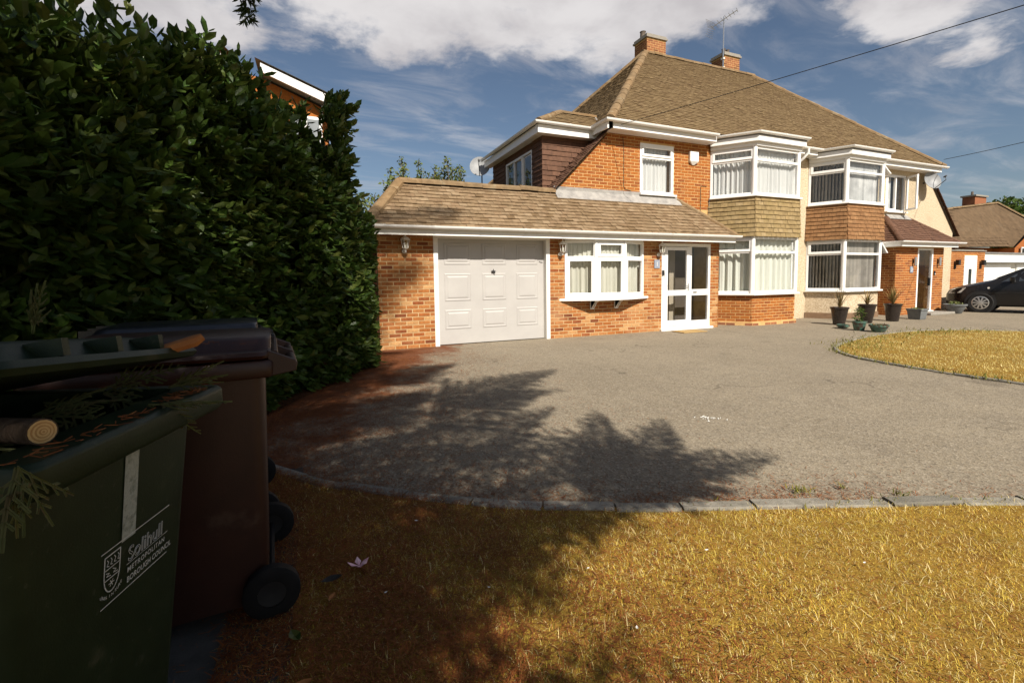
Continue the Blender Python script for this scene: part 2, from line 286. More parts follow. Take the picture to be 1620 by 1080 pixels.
# ------------------------------------------------------------------ mesh helpers
ORG = {}
def link(o, parent=None):
    C.objects.link(o)
    if parent is not None:
        o.parent = parent; ORG[o] = ORG.get(parent, Vector())
    return o
def tag(o, label=None, cat=None, group=None, kind=None):
    for k, v in (('label', label), ('category', cat), ('group', group), ('kind', kind)):
        if v: o[k] = v
    return o
def thing(name, loc, label, cat, group=None, rz=0.0, local=False):
    o = bpy.data.objects.new(name, None); o.empty_display_size = .2; C.objects.link(o)
    o.location = loc; o.rotation_euler = (0, 0, rz)
    ORG[o] = Vector() if local else Vector(loc)
    return tag(o, label, cat, group)
class MB:
    def __init__(s): s.v = []; s.f = []; s.sm = []
    def face(s, pts, smooth=False):
        i = len(s.v); s.v += [tuple(p) for p in pts]; s.f.append(tuple(range(i, i+len(pts)))); s.sm.append(smooth); return s
    def hexa(s, p):     # p: 8 points, bottom 4 ccw then top 4
        i = len(s.v); s.v += [tuple(q) for q in p]
        for f in ((3,2,1,0),(4,5,6,7),(0,1,5,4),(1,2,6,5),(2,3,7,6),(3,0,4,7)): s.f.append(tuple(i+k for k in f)); s.sm.append(False)
        return s
    def box(s, x0, x1, y0, y1, z0, z1):
        return s.hexa([(x0,y0,z0),(x1,y0,z0),(x1,y1,z0),(x0,y1,z0),(x0,y0,z1),(x1,y0,z1),(x1,y1,z1),(x0,y1,z1)])
    def obox(s, O, u, n, s0, s1, d0, d1, z0, z1):   # s along u, d outward along n, z up
        def P(a, d, z): return (O[0]+u[0]*a+n[0]*d, O[1]+u[1]*a+n[1]*d, z)
        return s.hexa([P(s0,d1,z0),P(s1,d1,z0),P(s1,d0,z0),P(s0,d0,z0),P(s0,d1,z1),P(s1,d1,z1),P(s1,d0,z1),P(s0,d0,z1)])
    def prism(s, poly, z0, z1):      # poly ccw list of xy
        n = len(poly); i = len(s.v)
        s.v += [(p[0],p[1],z0) for p in poly] + [(p[0],p[1],z1) for p in poly]
        s.f.append(tuple(i+k for k in reversed(range(n)))); s.f.append(tuple(i+n+k for k in range(n))); s.sm += [False, False]
        for k in range(n): s.f.append((i+k, i+(k+1)%n, i+n+(k+1)%n, i+n+k)); s.sm.append(False)
        return s
    def tube(s, pts, r, n=8, cap=True):
        pts = [Vector(p) for p in pts]; rs = r if isinstance(r, (list, tuple)) else [r]*len(pts)
        i0 = len(s.v); prev = None
        for k, p in enumerate(pts):
            d = (pts[min(k+1, len(pts)-1)] - pts[max(k-1, 0)]).normalized()
            a = prev if prev is not None else (Vector((0,0,1)) if abs(d.z) < .9 else Vector((1,0,0)))
            x = (a - d*a.dot(d)).normalized(); y = d.cross(x); prev = x
            for j in range(n):
                t = 2*math.pi*j/n; q = p + (x*math.cos(t) + y*math.sin(t))*rs[k]; s.v.append(tuple(q))
        for k in range(len(pts)-1):
            for j in range(n):
                a = i0+k*n+j; b = i0+k*n+(j+1)%n; s.f.append((a, b, b+n, a+n)); s.sm.append(True)
        if cap:
            s.f.append(tuple(i0+j for j in reversed(range(n)))); s.f.append(tuple(i0+(len(pts)-1)*n+j for j in range(n))); s.sm += [False, False]
        return s
    def lathe(s, prof, c=(0,0,0), n=20, axis='z', cap=True, smooth=True):
        i0 = len(s.v)
        for (r, h) in prof:
            for j in range(n):
                t = 2*math.pi*j/n; a, b = r*math.cos(t), r*math.sin(t)
                s.v.append({'z': (c[0]+a, c[1]+b, c[2]+h), 'y': (c[0]+a, c[1]+h, c[2]-b), 'x': (c[0]+h, c[1]+a, c[2]+b)}[axis])
        for k in range(len(prof)-1):
            for j in range(n):
                a = i0+k*n+j; b = i0+k*n+(j+1)%n; s.f.append((a, b, b+n, a+n)); s.sm.append(smooth)
        if cap:
            s.f.append(tuple(i0+j for j in reversed(range(n)))); s.f.append(tuple(i0+(len(prof)-1)*n+j for j in range(n))); s.sm += [False, False]
        return s
    def build(s, name, mat, parent=None, bevel=0.0, kind=None, label=None):
        off = ORG.get(parent, Vector()) if parent is not None else Vector()
        me = bpy.data.meshes.new(name)
        me.from_pydata([(v[0]-off.x, v[1]-off.y, v[2]-off.z) for v in s.v], [], s.f)
        me.polygons.foreach_set('use_smooth', s.sm); me.materials.append(mat); me.update()
        if any(s.sm): me.set_sharp_from_angle(angle=rad(38))
        o = bpy.data.objects.new(name, me); link(o, parent)
        if bevel:
            b = o.modifiers.new('bevel', 'BEVEL'); b.width = bevel; b.segments = 2; b.limit_method = 'ANGLE'; b.angle_limit = rad(40)
        if kind: o['kind'] = kind
        if label: o['label'] = label
        return o
def np_obj(name, verts, faces_by_size, mat, parent=None, smooth=False, kind=None):
    """verts (n,3); faces_by_size: list of integer arrays (m,k)."""
    off = ORG.get(parent, Vector()) if parent is not None else Vector()
    me = bpy.data.meshes.new(name); verts = np.asarray(verts, np.float32) - np.array(off, np.float32)
    me.vertices.add(len(verts)); me.vertices.foreach_set('co', verts.ravel())
    loops = np.concatenate([f.ravel() for f in faces_by_size]).astype(np.int32)
    tot = np.concatenate([np.full(len(f), f.shape[1], np.int32) for f in faces_by_size])
    start = np.concatenate([[0], np.cumsum(tot)[:-1]]).astype(np.int32)
    me.loops.add(len(loops)); me.loops.foreach_set('vertex_index', loops)
    me.polygons.add(len(tot)); me.polygons.foreach_set('loop_start', start); me.polygons.foreach_set('loop_total', tot)
    me.polygons.foreach_set('use_smooth', np.full(len(tot), smooth, bool))
    me.materials.append(mat); me.update(calc_edges=True); me.validate()
    o = bpy.data.objects.new(name, me); link(o, parent)
    if kind: o['kind'] = kind
    return o
def spread(base_v, base_f, mats):
    """copies of one small mesh: base_v (k,3), base_f list of arrays, mats (N,3,4) -> verts, faces"""
    k = len(base_v); n = len(mats)
    bv = np.concatenate([base_v, np.ones((k, 1))], 1)
    V = np.einsum('nij,kj->nki', mats, bv).reshape(-1, 3)
    F = [(f[None] + (np.arange(n)*k)[:, None, None]).reshape(-1, f.shape[1]) for f in base_f]
    return V, F
def mesh_of(name, base_v, base_f, mat):
    me = bpy.data.meshes.new(name); me.from_pydata([tuple(v) for v in base_v], [], [tuple(int(i) for i in q) for f in base_f for q in f])
    me.materials.append(mat); me.update(); return me
def laid(name, stuff, items, base_v, base_f, mat, parent, budget):
    """pieces of one kind: those that show largest as objects of their own, the rest joined.  items: (3,4) matrices in world space"""
    off = ORG.get(parent, Vector())
    items = sorted(items, key=lambda m: (m[0,3])**2 + (m[1,3])**2 + (m[2,3]-CAM_Z)**2)
    me = mesh_of(name, base_v, base_f, mat)
    for m in items[:budget]:
        o = bpy.data.objects.new(name, me); o.parent = parent; ORG[o] = off
        mm = Matrix([list(m[0]), list(m[1]), list(m[2]), [0,0,0,1]]); mm.translation -= off
        o.matrix_local = mm; C.objects.link(o)
    if items[budget:]:
        V, F = spread(base_v, base_f, np.array(items[budget:])); np_obj(stuff, V, F, mat, parent, kind='stuff')
def mat34(ex, ey, ez, t):
    return np.array([[ex[i], ey[i], ez[i], t[i]] for i in range(3)], float)

# brick lying along local x, front at -y
def brick_base(L=.215, Hh=.065, D=.018):
    c = .004
    v = np.array([(0,0,0),(L,0,0),(L,0,Hh),(0,0,Hh),(c,-D,c),(L-c,-D,c),(L-c,-D,Hh-c),(c,-D,Hh-c)], float)
    return v, [np.array([(4,5,6,7),(0,1,5,4),(1,2,6,5),(2,3,7,6),(3,0,4,7)])]
BV, BF = brick_base()
def course_intervals(s0, s1, holes, z0, z1):
    iv = [(s0, s1)]
    for (a, b, c, d) in holes:
        if min(z1, d) - max(z0, c) > .02:
            nv = []
            for (p, q) in iv:
                if b <= p or a >= q: nv.append((p, q)); continue
                if a - p > .03: nv.append((p, a))
                if q - b > .03: nv.append((b, q))
            iv = nv
    return iv
def bricks_on(O, u, n, s0, s1, z0, z1, holes=(), clip=None, proud=.005, step=.225, course=.075):
    """list of matrices for bricks on a wall face; O xy of s=0, u along, n outward"""
    out = []; k = 0; z = z0
    while z + .05 < z1:
        a, b = (s0, s1) if clip is None else clip(z + .035)
        if b - a > .06:
            for (p, q) in course_intervals(a, b, holes, z, z + .065):
                s = math.floor(p/step)*step - (step/2 if k % 2 else 0) - step
                while s < q:
                    p0, q0 = max(s, p), min(s + .215, q)
                    if q0 - p0 > .03:
                        sx = (q0-p0)/.215; j = random.uniform(-.002, .002); tw = random.uniform(-.006, .006)
                        ex = (u[0]*sx, u[1]*sx, tw*sx); ey = (-n[0], -n[1], 0); ez = (0, 0, 1)
                        d = proud - .018 + j
                        out.append(mat34(ex, ey, ez, (O[0]+u[0]*p0+n[0]*d, O[1]+u[1]*p0+n[1]*d, z+random.uniform(-.0015,.0015))))
                    s += step
        z += course; k += 1
    return out
def tile_base(w=.163, g=.1, t=.014):
    v = np.array([(0,0,0),(w,0,0),(w,g*1.25,-.004),(0,g*1.25,-.004),(0,0,t),(w,0,t),(w,g*1.25,.001),(0,g*1.25,.001)], float)
    return v, [np.array([(4,5,6,7),(0,1,5,4),(1,2,6,5),(3,0,4,7)])]
def tiles_on(O, u, v, n, length, clip, gauge=.1, w=.165, lift=.004, jit=.004, sag=0.0):
    """O: 3d eave start, u along, v up the slope, n outward; clip(t) -> (s0,s1) at slope distance t"""
    O, u, v, n = map(Vector, (O, u, v, n)); out = []; k = 0; t = 0.0
    while t < length - .02:
        a, b = clip(t + gauge*.4)
        s = math.floor(a/w)*w - (w/2 if k % 2 else 0)
        while s < b:
            p0, q0 = max(s, a), min(s+w-.003, b)
            if q0 - p0 > .02:
                sx = (q0-p0)/(w-.003); l = lift + abs(random.gauss(0, jit)); tt = t + random.uniform(-.004, .004)
                rz = random.gauss(0, .006)
                P = O + u*p0 + v*tt + n*l
                uu = (u + v*rz)*sx; vv = v
                out.append(mat34(uu, vv, n, P))
            s += w
        t += gauge; k += 1
    return out
def wall(mb, O, u, n, s0, s1, z0, z1, holes=(), th=.22):
    xs = sorted({s0, s1, *[h[0] for h in holes], *[h[1] for h in holes]}); xs = [x for x in xs if s0 <= x <= s1]
    for i in range(len(xs)-1):
        a, b = xs[i], xs[i+1]; m = (a+b)/2
        hz = sorted([(h[2], h[3]) for h in holes if h[0] < m < h[1]]); z = z0
        for (c, d) in hz:
            if c > z: mb.obox(O, u, n, a, b, -th, 0, z, c)
            z = max(z, d)
        if z < z1: mb.obox(O, u, n, a, b, -th, 0, z, z1)
def halfround(mb, a, b, r=.11, up=Vector((0,0,1)), n=7, wob=.0):
    """half round ridge tile from a to b"""
    a, b = Vector(a), Vector(b); d = (b-a).normalized(); x = d.cross(up).normalized(); y = x.cross(d).normalized(); i0 = len(mb.v)
    for p, rr in ((a, r*1.06), (b, r)):
        for j in range(n):
            t = math.pi*(-.08 + 1.16*j/(n-1)); mb.v.append(tuple(p + x*math.cos(t)*rr + y*(math.sin(t)*rr*.8 - .02)))
    for j in range(n-1): mb.f.append((i0+j, i0+j+1, i0+n+j+1, i0+n+j)); mb.sm.append(True)
    mb.f.append(tuple(i0+j for j in range(n))); mb.f.append(tuple(i0+n+j for j in reversed(range(n)))); mb.sm += [False, False]
def ridge_run(name, a, b, parent, mat, step=.42, r=.11):
    a, b = Vector(a), Vector(b); L = (b-a).length; k = max(1, round(L/step)); d = (b-a)/k
    for i in range(k):
        mb = MB(); off = Vector((random.gauss(0,.006), random.gauss(0,.006), random.gauss(0,.006)))
        halfround(mb, a + d*i + off, a + d*(i+1.04) + off*.4, r); mb.build(name, mat, parent)

# ------------------------------------------------------------------ windows
def wavy_sheet(O, u, n, s0, s1, z0, z1, d, amp, wl, seed, flare=0.0, swag=None, rows=10):
    rs = random.Random(seed); cols = max(10, int((s1-s0)/.016)); V = []; F = []
    ph = [rs.uniform(0, 6.28) for _ in range(4)]
    for j in range(rows+1):
        t = j/rows; z = z0 + (z1-z0)*t
        for i in range(cols+1):
            q = i/cols; s = s0 + (s1-s0)*q; a = amp*(1 + flare*(1-t))
            w = a*(math.sin(6.283*s/wl + ph[0] + .8*math.sin(s*5+ph[1])) + .5*math.sin(6.283*s/(wl*.57) + ph[2] + .3*t))
            zz = z
            if swag and j == 0: zz = z0 + swag*(abs(math.sin(3.1416*q*1.0)))
            V.append((O[0]+u[0]*s+n[0]*(d+w), O[1]+u[1]*s+n[1]*(d+w), zz))
    for j in range(rows):
        for i in range(cols):
            a = j*(cols+1)+i; F.append((a, a+1, a+cols+2, a+cols+1))
    return V, F
def curtain(parent, O, u, n, s0, s1, z0, z1, mat, d=-.13, amp=.016, wl=.11, seed=1, flare=.4, swag=None, name='curtain'):
    mb = MB(); V, F = wavy_sheet(O, u, n, s0, s1, z0, z1, d, amp, wl, seed, flare, swag); mb.v = V; mb.f = F; mb.sm = [True]*len(F)
    return mb.build(name, mat, parent)
def blinds(parent, O, u, n, s0, s1, z0, z1, mat, d=-.13, w=.089, ang=.5):
    mb = MB(); s = s0
    while s < s1:
        a = ang + random.uniform(-.1, .1); c, q = math.cos(a)*w*.5, math.sin(a)*w*.5; m = s + w/2
        P = lambda x, dd, z: (O[0]+u[0]*(m+x)+n[0]*(d+dd), O[1]+u[1]*(m+x)+n[1]*(d+dd), z)
        mb.face([P(-c,-q,z0), P(c,q,z0), P(c,q,z1), P(-c,-q,z1)]); s += w*.93
    mb.box(0,0,0,0,0,0) if False else None
    return mb.build('blind', mat, parent)
def window(parent, P0, P1, z0, z1, lights, sill=True, fw=.055, glass=None, mat=None, sill_out=.09, depth=.07, off=0.0):
    """frame mesh with child panes; lights: (a,b,c,d,opening) fractions of the frame"""
    mat = mat or MT['upvc']; glass = glass or MT['glass']
    P0, P1 = Vector((*P0, 0)), Vector((*P1, 0)); Lw = (P1-P0).length; u = (P1-P0)/Lw; n = Vector((u.y, -u.x, 0)); h = z1-z0
    O = P0 + n*off
    mb = MB(); xs = sorted({0, 1, *[l[0] for l in lights], *[l[1] for l in lights]})
    mb.obox(O,u,n, 0, Lw, -depth, 0, z0, z0+fw); mb.obox(O,u,n, 0, Lw, -depth, 0, z1-fw, z1)
    mb.obox(O,u,n, 0, fw, -depth, 0, z0+fw, z1-fw); mb.obox(O,u,n, Lw-fw, Lw, -depth, 0, z0+fw, z1-fw)
    hw = fw*.5
    for l in lights:
        a, b, c, d = l[0]*Lw, l[1]*Lw, z0+l[2]*h, z0+l[3]*h
        if l[0] > 0.01: mb.obox(O,u,n, a-hw, a+hw, -depth, -.003, z0+fw, z1-fw)
    for l in lights:
        a, b, c, d = l[0]*Lw, l[1]*Lw, z0+l[2]*h, z0+l[3]*h
        sa = a + (fw if l[0] < .01 else hw); sb = b - (fw if l[1] > .99 else hw)
        if l[2] > .01: mb.obox(O,u,n, sa, sb, -depth, -.006, c-hw, c+hw)
    fo = mb.build('window', mat, parent, bevel=.006)
    for l in lights:
        a, b, c, d = l[0]*Lw, l[1]*Lw, z0+l[2]*h, z0+l[3]*h
        sa = a + (fw if l[0] < .01 else hw); sb = b - (fw if l[1] > .99 else hw)
        ca = c + (fw if l[2] < .01 else hw); cb = d - (fw if l[3] > .99 else hw)
        if len(l) > 4 and l[4]:
            k = l[4]; m2 = MB()
            m2.obox(O,u,n, sa-.018, sb+.018, -.03, .016, ca-.018, ca+k); m2.obox(O,u,n, sa-.018, sb+.018, -.03, .016, cb-k, cb+.018)
            m2.obox(O,u,n, sa-.018, sa+k, -.03, .016, ca+k, cb-k); m2.obox(O,u,n, sb-k, sb+.018, -.03, .016, ca+k, cb-k)
            m2.build('sash', mat, fo, bevel=.006); sa += k; sb -= k; ca += k; cb -= k
        g = MB(); g.obox(O,u,n, sa-.005, sb+.005, -.036, -.030, ca-.005, cb+.005); g.build('pane', glass, fo)
    if sill:
        m3 = MB(); m3.obox(O,u,n, -.04, Lw+.04, -.05, sill_out, z0-.045, z0-.002); m3.build('sill', mat, fo, bevel=.006)
    return fo, O, u, n, Lw
def gutter(parent, pts, r=.056, mat=None, brackets=.9, name='gutter'):
    """half round gutter along 3d points (front top edge), with union brackets"""
    mat = mat or MT['upvc']; mb = MB(); pts = [Vector(p) for p in pts]; n = 9; i0 = 0
    secs = []
    for k, p in enumerate(pts):
        d0 = (pts[k]-pts[k-1]).normalized() if k else (pts[1]-pts[0]).normalized()
        d1 = (pts[k+1]-pts[k]).normalized() if k < len(pts)-1 else d0
        d = (d0+d1).normalized(); x = d.cross(Vector((0,0,1))).normalized(); sc = 1/max(.5, d.dot(d0))
        ring = []
        for j in range(n):
            t = math.pi*j/(n-1); ring.append(p + x*(math.cos(t)*r*sc) + Vector((0,0,-math.sin(t)*r*1.05)))
        for j in reversed(range(n)):
            t = math.pi*j/(n-1); ring.append(p + x*(math.cos(t)*(r-.006)*sc) + Vector((0,0,-math.sin(t)*(r-.006)*1.05)))
        secs.append(ring)
    for ring in secs: mb.v += [tuple(q) for q in ring]
    m = 2*n
    for k in range(len(secs)-1):
        for j in range(m):
            a = k*m+j; b = k*m+(j+1)%m; mb.f.append((a, b, b+m, a+m)); mb.sm.append(j not in (n-1, m-1))
    for k in (0, len(secs)-1):
        mb.f.append(tuple(k*m+j for j in range(n))); mb.sm.append(False)
    g = mb.build(name, mat, parent)
    for k in range(len(pts)-1):
        L = (pts[k+1]-pts[k]).length; d = (pts[k+1]-pts[k])/L; x = d.cross(Vector((0,0,1))).normalized()
        cnt = int(L/brackets)
        for i in range(cnt):
            c = pts[k] + d*(L*(i+.5)/cnt); b = MB()
            for q in range(8):
                t0, t1 = math.pi*q/8, math.pi*(q+1)/8; rr = r+.005
                f = lambda t, s: tuple(c + d*s + x*(math.cos(t)*rr) + Vector((0,0,-math.sin(t)*rr*1.05+.003)))
                b.face([f(t0,-.02), f(t1,-.02), f(t1,.02), f(t0,.02)])
            b.build('gutter_bracket', mat, g)
    return g

# ------------------------------------------------------------------ ground, drive, lawns
def sheet(name, poly, z, mat, kind='structure'):
    bm = bmesh.new(); vs = [bm.verts.new((x, y, z)) for x, y in poly]; f = bm.faces.new(vs)
    if f.normal.z < 0: bmesh.ops.reverse_faces(bm, faces=[f])
    bmesh.ops.triangulate(bm, faces=bm.faces[:])
    me = bpy.data.meshes.new(name); bm.to_mesh(me); bm.free(); me.materials.append(mat)
    o = bpy.data.objects.new(name, me); C.objects.link(o); o['kind'] = kind; return o
def smooth_path(pts, per=6):
    pts = [np.array(p, float) for p in pts]; out = []
    for i in range(len(pts)-1):
        p0, p1, p2, p3 = pts[max(i-1,0)], pts[i], pts[i+1], pts[min(i+2, len(pts)-1)]
        for k in range(per):
            t = k/per; out.append(.5*((2*p1)+(-p0+p2)*t+(2*p0-5*p1+4*p2-p3)*t*t+(-p0+3*p1-3*p2+p3)*t**3))
    out.append(pts[-1]); return out
EARTH = pmat('earth', [(.16,.13,.06),(.22,.18,.085),(.12,.11,.04)], 1.0, .1, scale=.3, detail=10)
sheet('ground', [(-600,-600),(600,-600),(600,600),(-600,600)], -.05, EARTH)
sheet('driveway', [(-1.6,-9),(36,-9),(36,9.9),(1.07,9.9),(.5,10.5),(-1.6,6)], 0.0, MT['asphalt'])
KERB = smooth_path([(-.36,3.60),(-.05,3.20),(.17,2.99),(.45,2.755),(.64,2.61),(.95,2.40),(1.17,2.27),(1.52,2.10),(1.91,1.93),(2.27,1.78),(2.57,1.66),(2.85,1.545),(3.13,1.435),(3.37,1.34),(3.61,1.23),(4.6,.80),(5.8,.30),(7.2,-.3)], 5)
LAWN = [tuple(p) for p in KERB] + [(7.2,-4.5),(-.3,-4.5),(-.36,-2)]
sheet('lawn', LAWN, .012, MT['thatch'])
ISL = smooth_path([(7.9,.2),(7.62,1.6),(7.49,2.58),(7.46,3.05),(7.51,3.56),(7.58,4.05),(7.72,4.55),(8.07,5.02),(8.55,5.35),(9.16,5.58),(10.05,5.84),(11.35,6.05),(12.42,6.02),(13.46,5.65),(14.14,5.0),(15.5,4.2),(18.5,3.6)], 5)
ISLP = [tuple(p) for p in ISL] + [(18.5,-4),(7.9,-4)]
sheet('island_lawn', ISLP, .012, MT['thatch'])
sheet('hedge_bed', [(-3.4,.2),(-.55,.2),(-.72,2.6),(-.62,4.2),(-.5,5.0),(-.12,5.75),(.40,6.6),(.86,7.7),(1.0,8.9),(-3.4,8.9)], .006, MT['soil'])
def kerb_run(path, name, label, seg, w=.09, h=.028, start=0.0):
    root = thing(name, (path[0][0], path[0][1], 0), label, 'kerb')
    P = np.array(path); ds = np.r_[0, np.cumsum(np.hypot(*np.diff(P, axis=0).T))]; L = ds[-1]
    at = lambda s: np.array([np.interp(s, ds, P[:,0]), np.interp(s, ds, P[:,1])])
    s = start
    while s < L - .1:
        q = seg*random.uniform(.88, 1.1); a, b = at(s+.006), at(min(s+q-.006, L)); mid = at(min(s+q*.5, L))
        d = (b-a)/np.linalg.norm(b-a); nn = np.array([-d[1], d[0]]); mb = MB(); hh = h + random.uniform(-.008,.006); j = nn*random.uniform(-.008,.008)
        ts = [a, mid, b]; V = []
        for p in ts:
            p = p + j
            for (o_, z) in ((-w/2,-.06),(w/2,-.06),(w/2,hh-.008+random.uniform(-.003,.003)),(w/2-.012,hh),(-w/2+.012,hh+random.uniform(-.003,.003)),(-w/2,hh-.008)):
                V.append((p[0]+nn[0]*o_, p[1]+nn[1]*o_, z))
        mb.v = V
        for k in range(2):
            for i in range(6):
                A = k*6+i; B = k*6+(i+1)%6; mb.f.append((A, B, B+6, A+6))
        mb.f += [tuple(range(5,-1,-1)), tuple(range(12,18))]; mb.sm = [False]*len(mb.f)
        mb.build('kerb_stone', MT['kerb'], root); s += q
    return root
kerb_run(KERB, 'lawn_kerb', 'curved row of weathered concrete edging stones along the near lawn', .40)
kerb_run(ISL, 'island_kerb', 'thin concrete edging curving round the far yellow lawn', .50, .06, .03)
SLABS = thing('slab_path', (-.45, 2.2, 0), 'dark grey paving slabs under the wheelie bins', 'path')
for i in range(5):
    for j in range(2):
        x0, y0 = -.115 - .61*(j+1), .20 + .66*i
        m = MB(); z = .014 + random.uniform(-.003,.003); m.box(x0+.004, x0+.60, y0+.004, y0+.65, -.04, z); m.build('slab', MT['slab'], SLABS, bevel=.006)

# ------------------------------------------------------------------ brick house
UX, NF = (1, 0), (0, -1)
H1 = thing('brick_house', (5.0, 9.3, 0), 'orange brick semi with attached garage, glazed front door and net curtained bay', 'house')
YE, YM = 8.85, 9.50
def opening(x0, x1, z0, z1): return (x0, x1, z0, z1)
# extension: garage, bow window, front door
m = MB(); holes = [(2.11, 4.62, -.01, 2.16), (4.98, 7.07, .86, 2.14), (7.61, 9.14, .04, 2.11)]
wall(m, (0, YE), UX, NF, 1.07, 9.42, 0, 2.2, holes, .22)
m.box(1.07, 1.29, YE+.221, 16.2, 0, 2.2); m.box(9.2, 9.42, YE+.221, YM, 0, 2.3)
EXT = m.build('extension_wall', MT['mortar_pale'], H1)
items = bricks_on((0, YE), UX, NF, 1.07, 9.42, .005, 2.17, holes)
laid('brick', 'brickwork', items, BV, BF, MT['brick_ext'], EXT, 300)
# right return of the extension
it = bricks_on((9.42, 8.84), (0, 1), (1, 0), 0, .66, .005, 2.2)
laid('return_brick', 'return_brickwork', it, BV, BF, MT['brick_ext'], EXT, 0)
# main wall, first floor, with the raking left edge under the long roof slope
def rake(z): return (5.0 + (z-3.22)*1.0 if z > 3.22 else 5.0)
m = MB(); wh = [(7.47, 8.52, 3.36, 4.58)]
for (a, b, c, d) in ((4.98,7.47,0,3.0),(7.47,8.52,0,3.36),(8.52,9.78,0,4.80),(7.47,8.52,4.58,4.80)): m.box(a, b, YM, YM+.25, c, d)
m.face([(5.0,YM,3.0),(7.47,YM,3.0),(7.47,YM,4.80),(6.58,YM,4.80),(5.0,YM,3.22)])
m.face([(5.0,YM+.25,3.0),(5.0,YM+.25,3.22),(6.58,YM+.25,4.80),(7.47,YM+.25,4.80),(7.47,YM+.25,3.0)])
m.box(4.98, 5.2, YM+.251, 16.8, 0, 2.9); m.box(5.2, 13.13, 16.6, 16.8, 0, 4.8)
m.box(9.78, 10.3, YM+.4, YM+.5, 0, .6)
MAIN = m.build('front_wall', MT['mortar'], H1)
it = bricks_on((0, YM), UX, NF, 5.0, 9.76, 3.05, 4.80, wh, clip=lambda z: (rake(z)+.03, 9.76))
laid('upper_brick', 'upper_brickwork', it, BV, BF, MT['brick_main'], MAIN, 300)
# rooms inside (floor, back wall, ceiling) so that windows look into real rooms
m = MB(); m.box(5.2, 13.1, YM+.26, 16.5, 2.5, 2.62); m.box(5.3, 13.1, 12.6, 12.7, 2.62, 4.7); m.box(9.43, 13.1, 12.6, 12.7, 0.05, 2.5)
m.box(13.04, 13.13, YM, 16.6, 0, 4.8); m.box(6.7, 13.0, YM+.3, 16.6, 4.68, 4.74)
m.build('inner_wall', MT['room'], H1)
m = MB(); m.box(4.66, 9.19, YE+.23, YM-.01, .0, .035); m.build('hall_floor', MT['floorin'], H1)
m = MB(); m.box(4.70, 4.78, YE+.23, YM-.01, .04, 2.15); m.box(7.30, 7.38, YE+.23, YM-.01, .04, 2.15); m.box(8.24, 8.42, YM-.20, YM-.07, .04, 2.2); m.build('hall_wall', MT['room'], H1)
m = MB(); m.box(7.40, 9.18, YM-.06, YM-.02, .04, 2.2); m.build('inner_door', MT['roomdark'], H1)  # plain dark panel behind the glass; the hall's shade is put into its colour
# garage door
GD = MB(); x0, x1 = 2.20, 4.53; yd = YE + .12
GD.box(x0, x1, yd, yd+.04, .015, 2.10)
GDO = GD.build('garage_door', MT['gdoor'], H1, bevel=.004)
for (a, b) in ((.062,.296),(.400,.626),(.725,.938)):
    for (c, d) in ((.31,.70),(.87,1.42),(1.59,2.02)):
        A, B = x0+(x1-x0)*a, x0+(x1-x0)*b; m = MB()
        for k in range(4):   # sloping border then a raised field
            pass
        e = .05; y = yd-.001
        P = [(A,y,c),(B,y,c),(B,y,d),(A,y,d)]; Q = [(A+.018,y-.009,c+.018),(B-.018,y-.009,c+.018),(B-.018,y-.009,d-.018),(A+.018,y-.009,d-.018)]
        R_ = [(A+e,y-.003,c+e),(B-e,y-.004,c+e),(B-e,y-.004,d-e),(A+e,y-.004,d-e)]; S = [(A+e+.03,y-.014,c+e+.03),(B-e-.03,y-.014,c+e+.03),(B-e-.03,y-.014,d-e-.03),(A+e+.03,y-.014,d-e-.03)]
        for (U, V_) in ((P,Q),(Q,R_),(R_,S)):
            for i in range(4): m.face([U[i], U[(i+1)%4], V_[(i+1)%4], V_[i]])
        m.face(S); m.build('door_panel', MT['gdoor'], GDO)
m = MB(); m.box(3.33, 3.41, yd-.045, yd-.018, 1.44, 1.47); m.tube([(3.37,yd-.03,1.50),(3.37,yd-.05,1.455),(3.40,yd-.05,1.42)], .009, 6); m.build('handle', MT['black'], GDO)
m = MB(); m.tube([(4.42,yd-.01,1.665),(4.47,yd-.025,1.655),(4.50,yd-.015,1.635)], .006, 6); m.build('latch', MT['alu'], GDO)
m = MB(); m.box(2.11,2.20,YE-.012,YE+.13,0,2.16); m.box(4.53,4.62,YE-.012,YE+.13,0,2.16); m.box(2.20,4.53,YE-.010,YE+.13,2.10,2.16)
m.build('garage_frame', MT['upvc_old'], H1, bevel=.006)
m = MB(); m.box(2.12,4.6,YE+.3,YE+.34,.0,2.16); m.build('garage_back', MT['roomdark'], H1)
# bow window
BP = [(4.975,8.835),(5.62,8.60),(6.375,8.60),(7.075,8.835)]
for i in range(3):
    P0, P1 = BP[i], BP[i+1]
    fo, O, u, n, Lw = window(H1, P0, P1, .86, 2.11, [(0,1,0,.70,.05 if i != 2 else .035),(0,1,.70,1,.045 if i == 1 else 0)], sill=False, fw=.06)
    curtain(fo, O, u, n, .03, Lw-.03, .90, 1.60, MT['curtain'], -.14, .017, .12, 20+i, .5)
    curtain(fo, O, u, n, .03, Lw-.03, 1.50, 2.06, MT['curtain'], -.115, .012, .09, 30+i, .5, swag=.13, name='pelmet')
for p in BP[1:3]: m = MB(); m.lathe([(.045,.86),(.045,2.11)], (p[0], p[1]+.02, 0), 10); m.build('corner_post', MT['upvc'], H1)
SP = [(4.83,8.86),(4.90,8.80),(5.58,8.515),(6.42,8.515),(7.16,8.80),(7.24,8.86)]
m = MB(); m.prism(SP, .80, .855); m.build('bow_sill', MT['upvc'], H1, bevel=.008)
m = MB(); m.prism([(4.97,8.86),(5.60,8.57),(6.40,8.57),(7.08,8.86)], 2.112, 2.165); m.build('bow_roof', MT['upvc'], H1, bevel=.006)
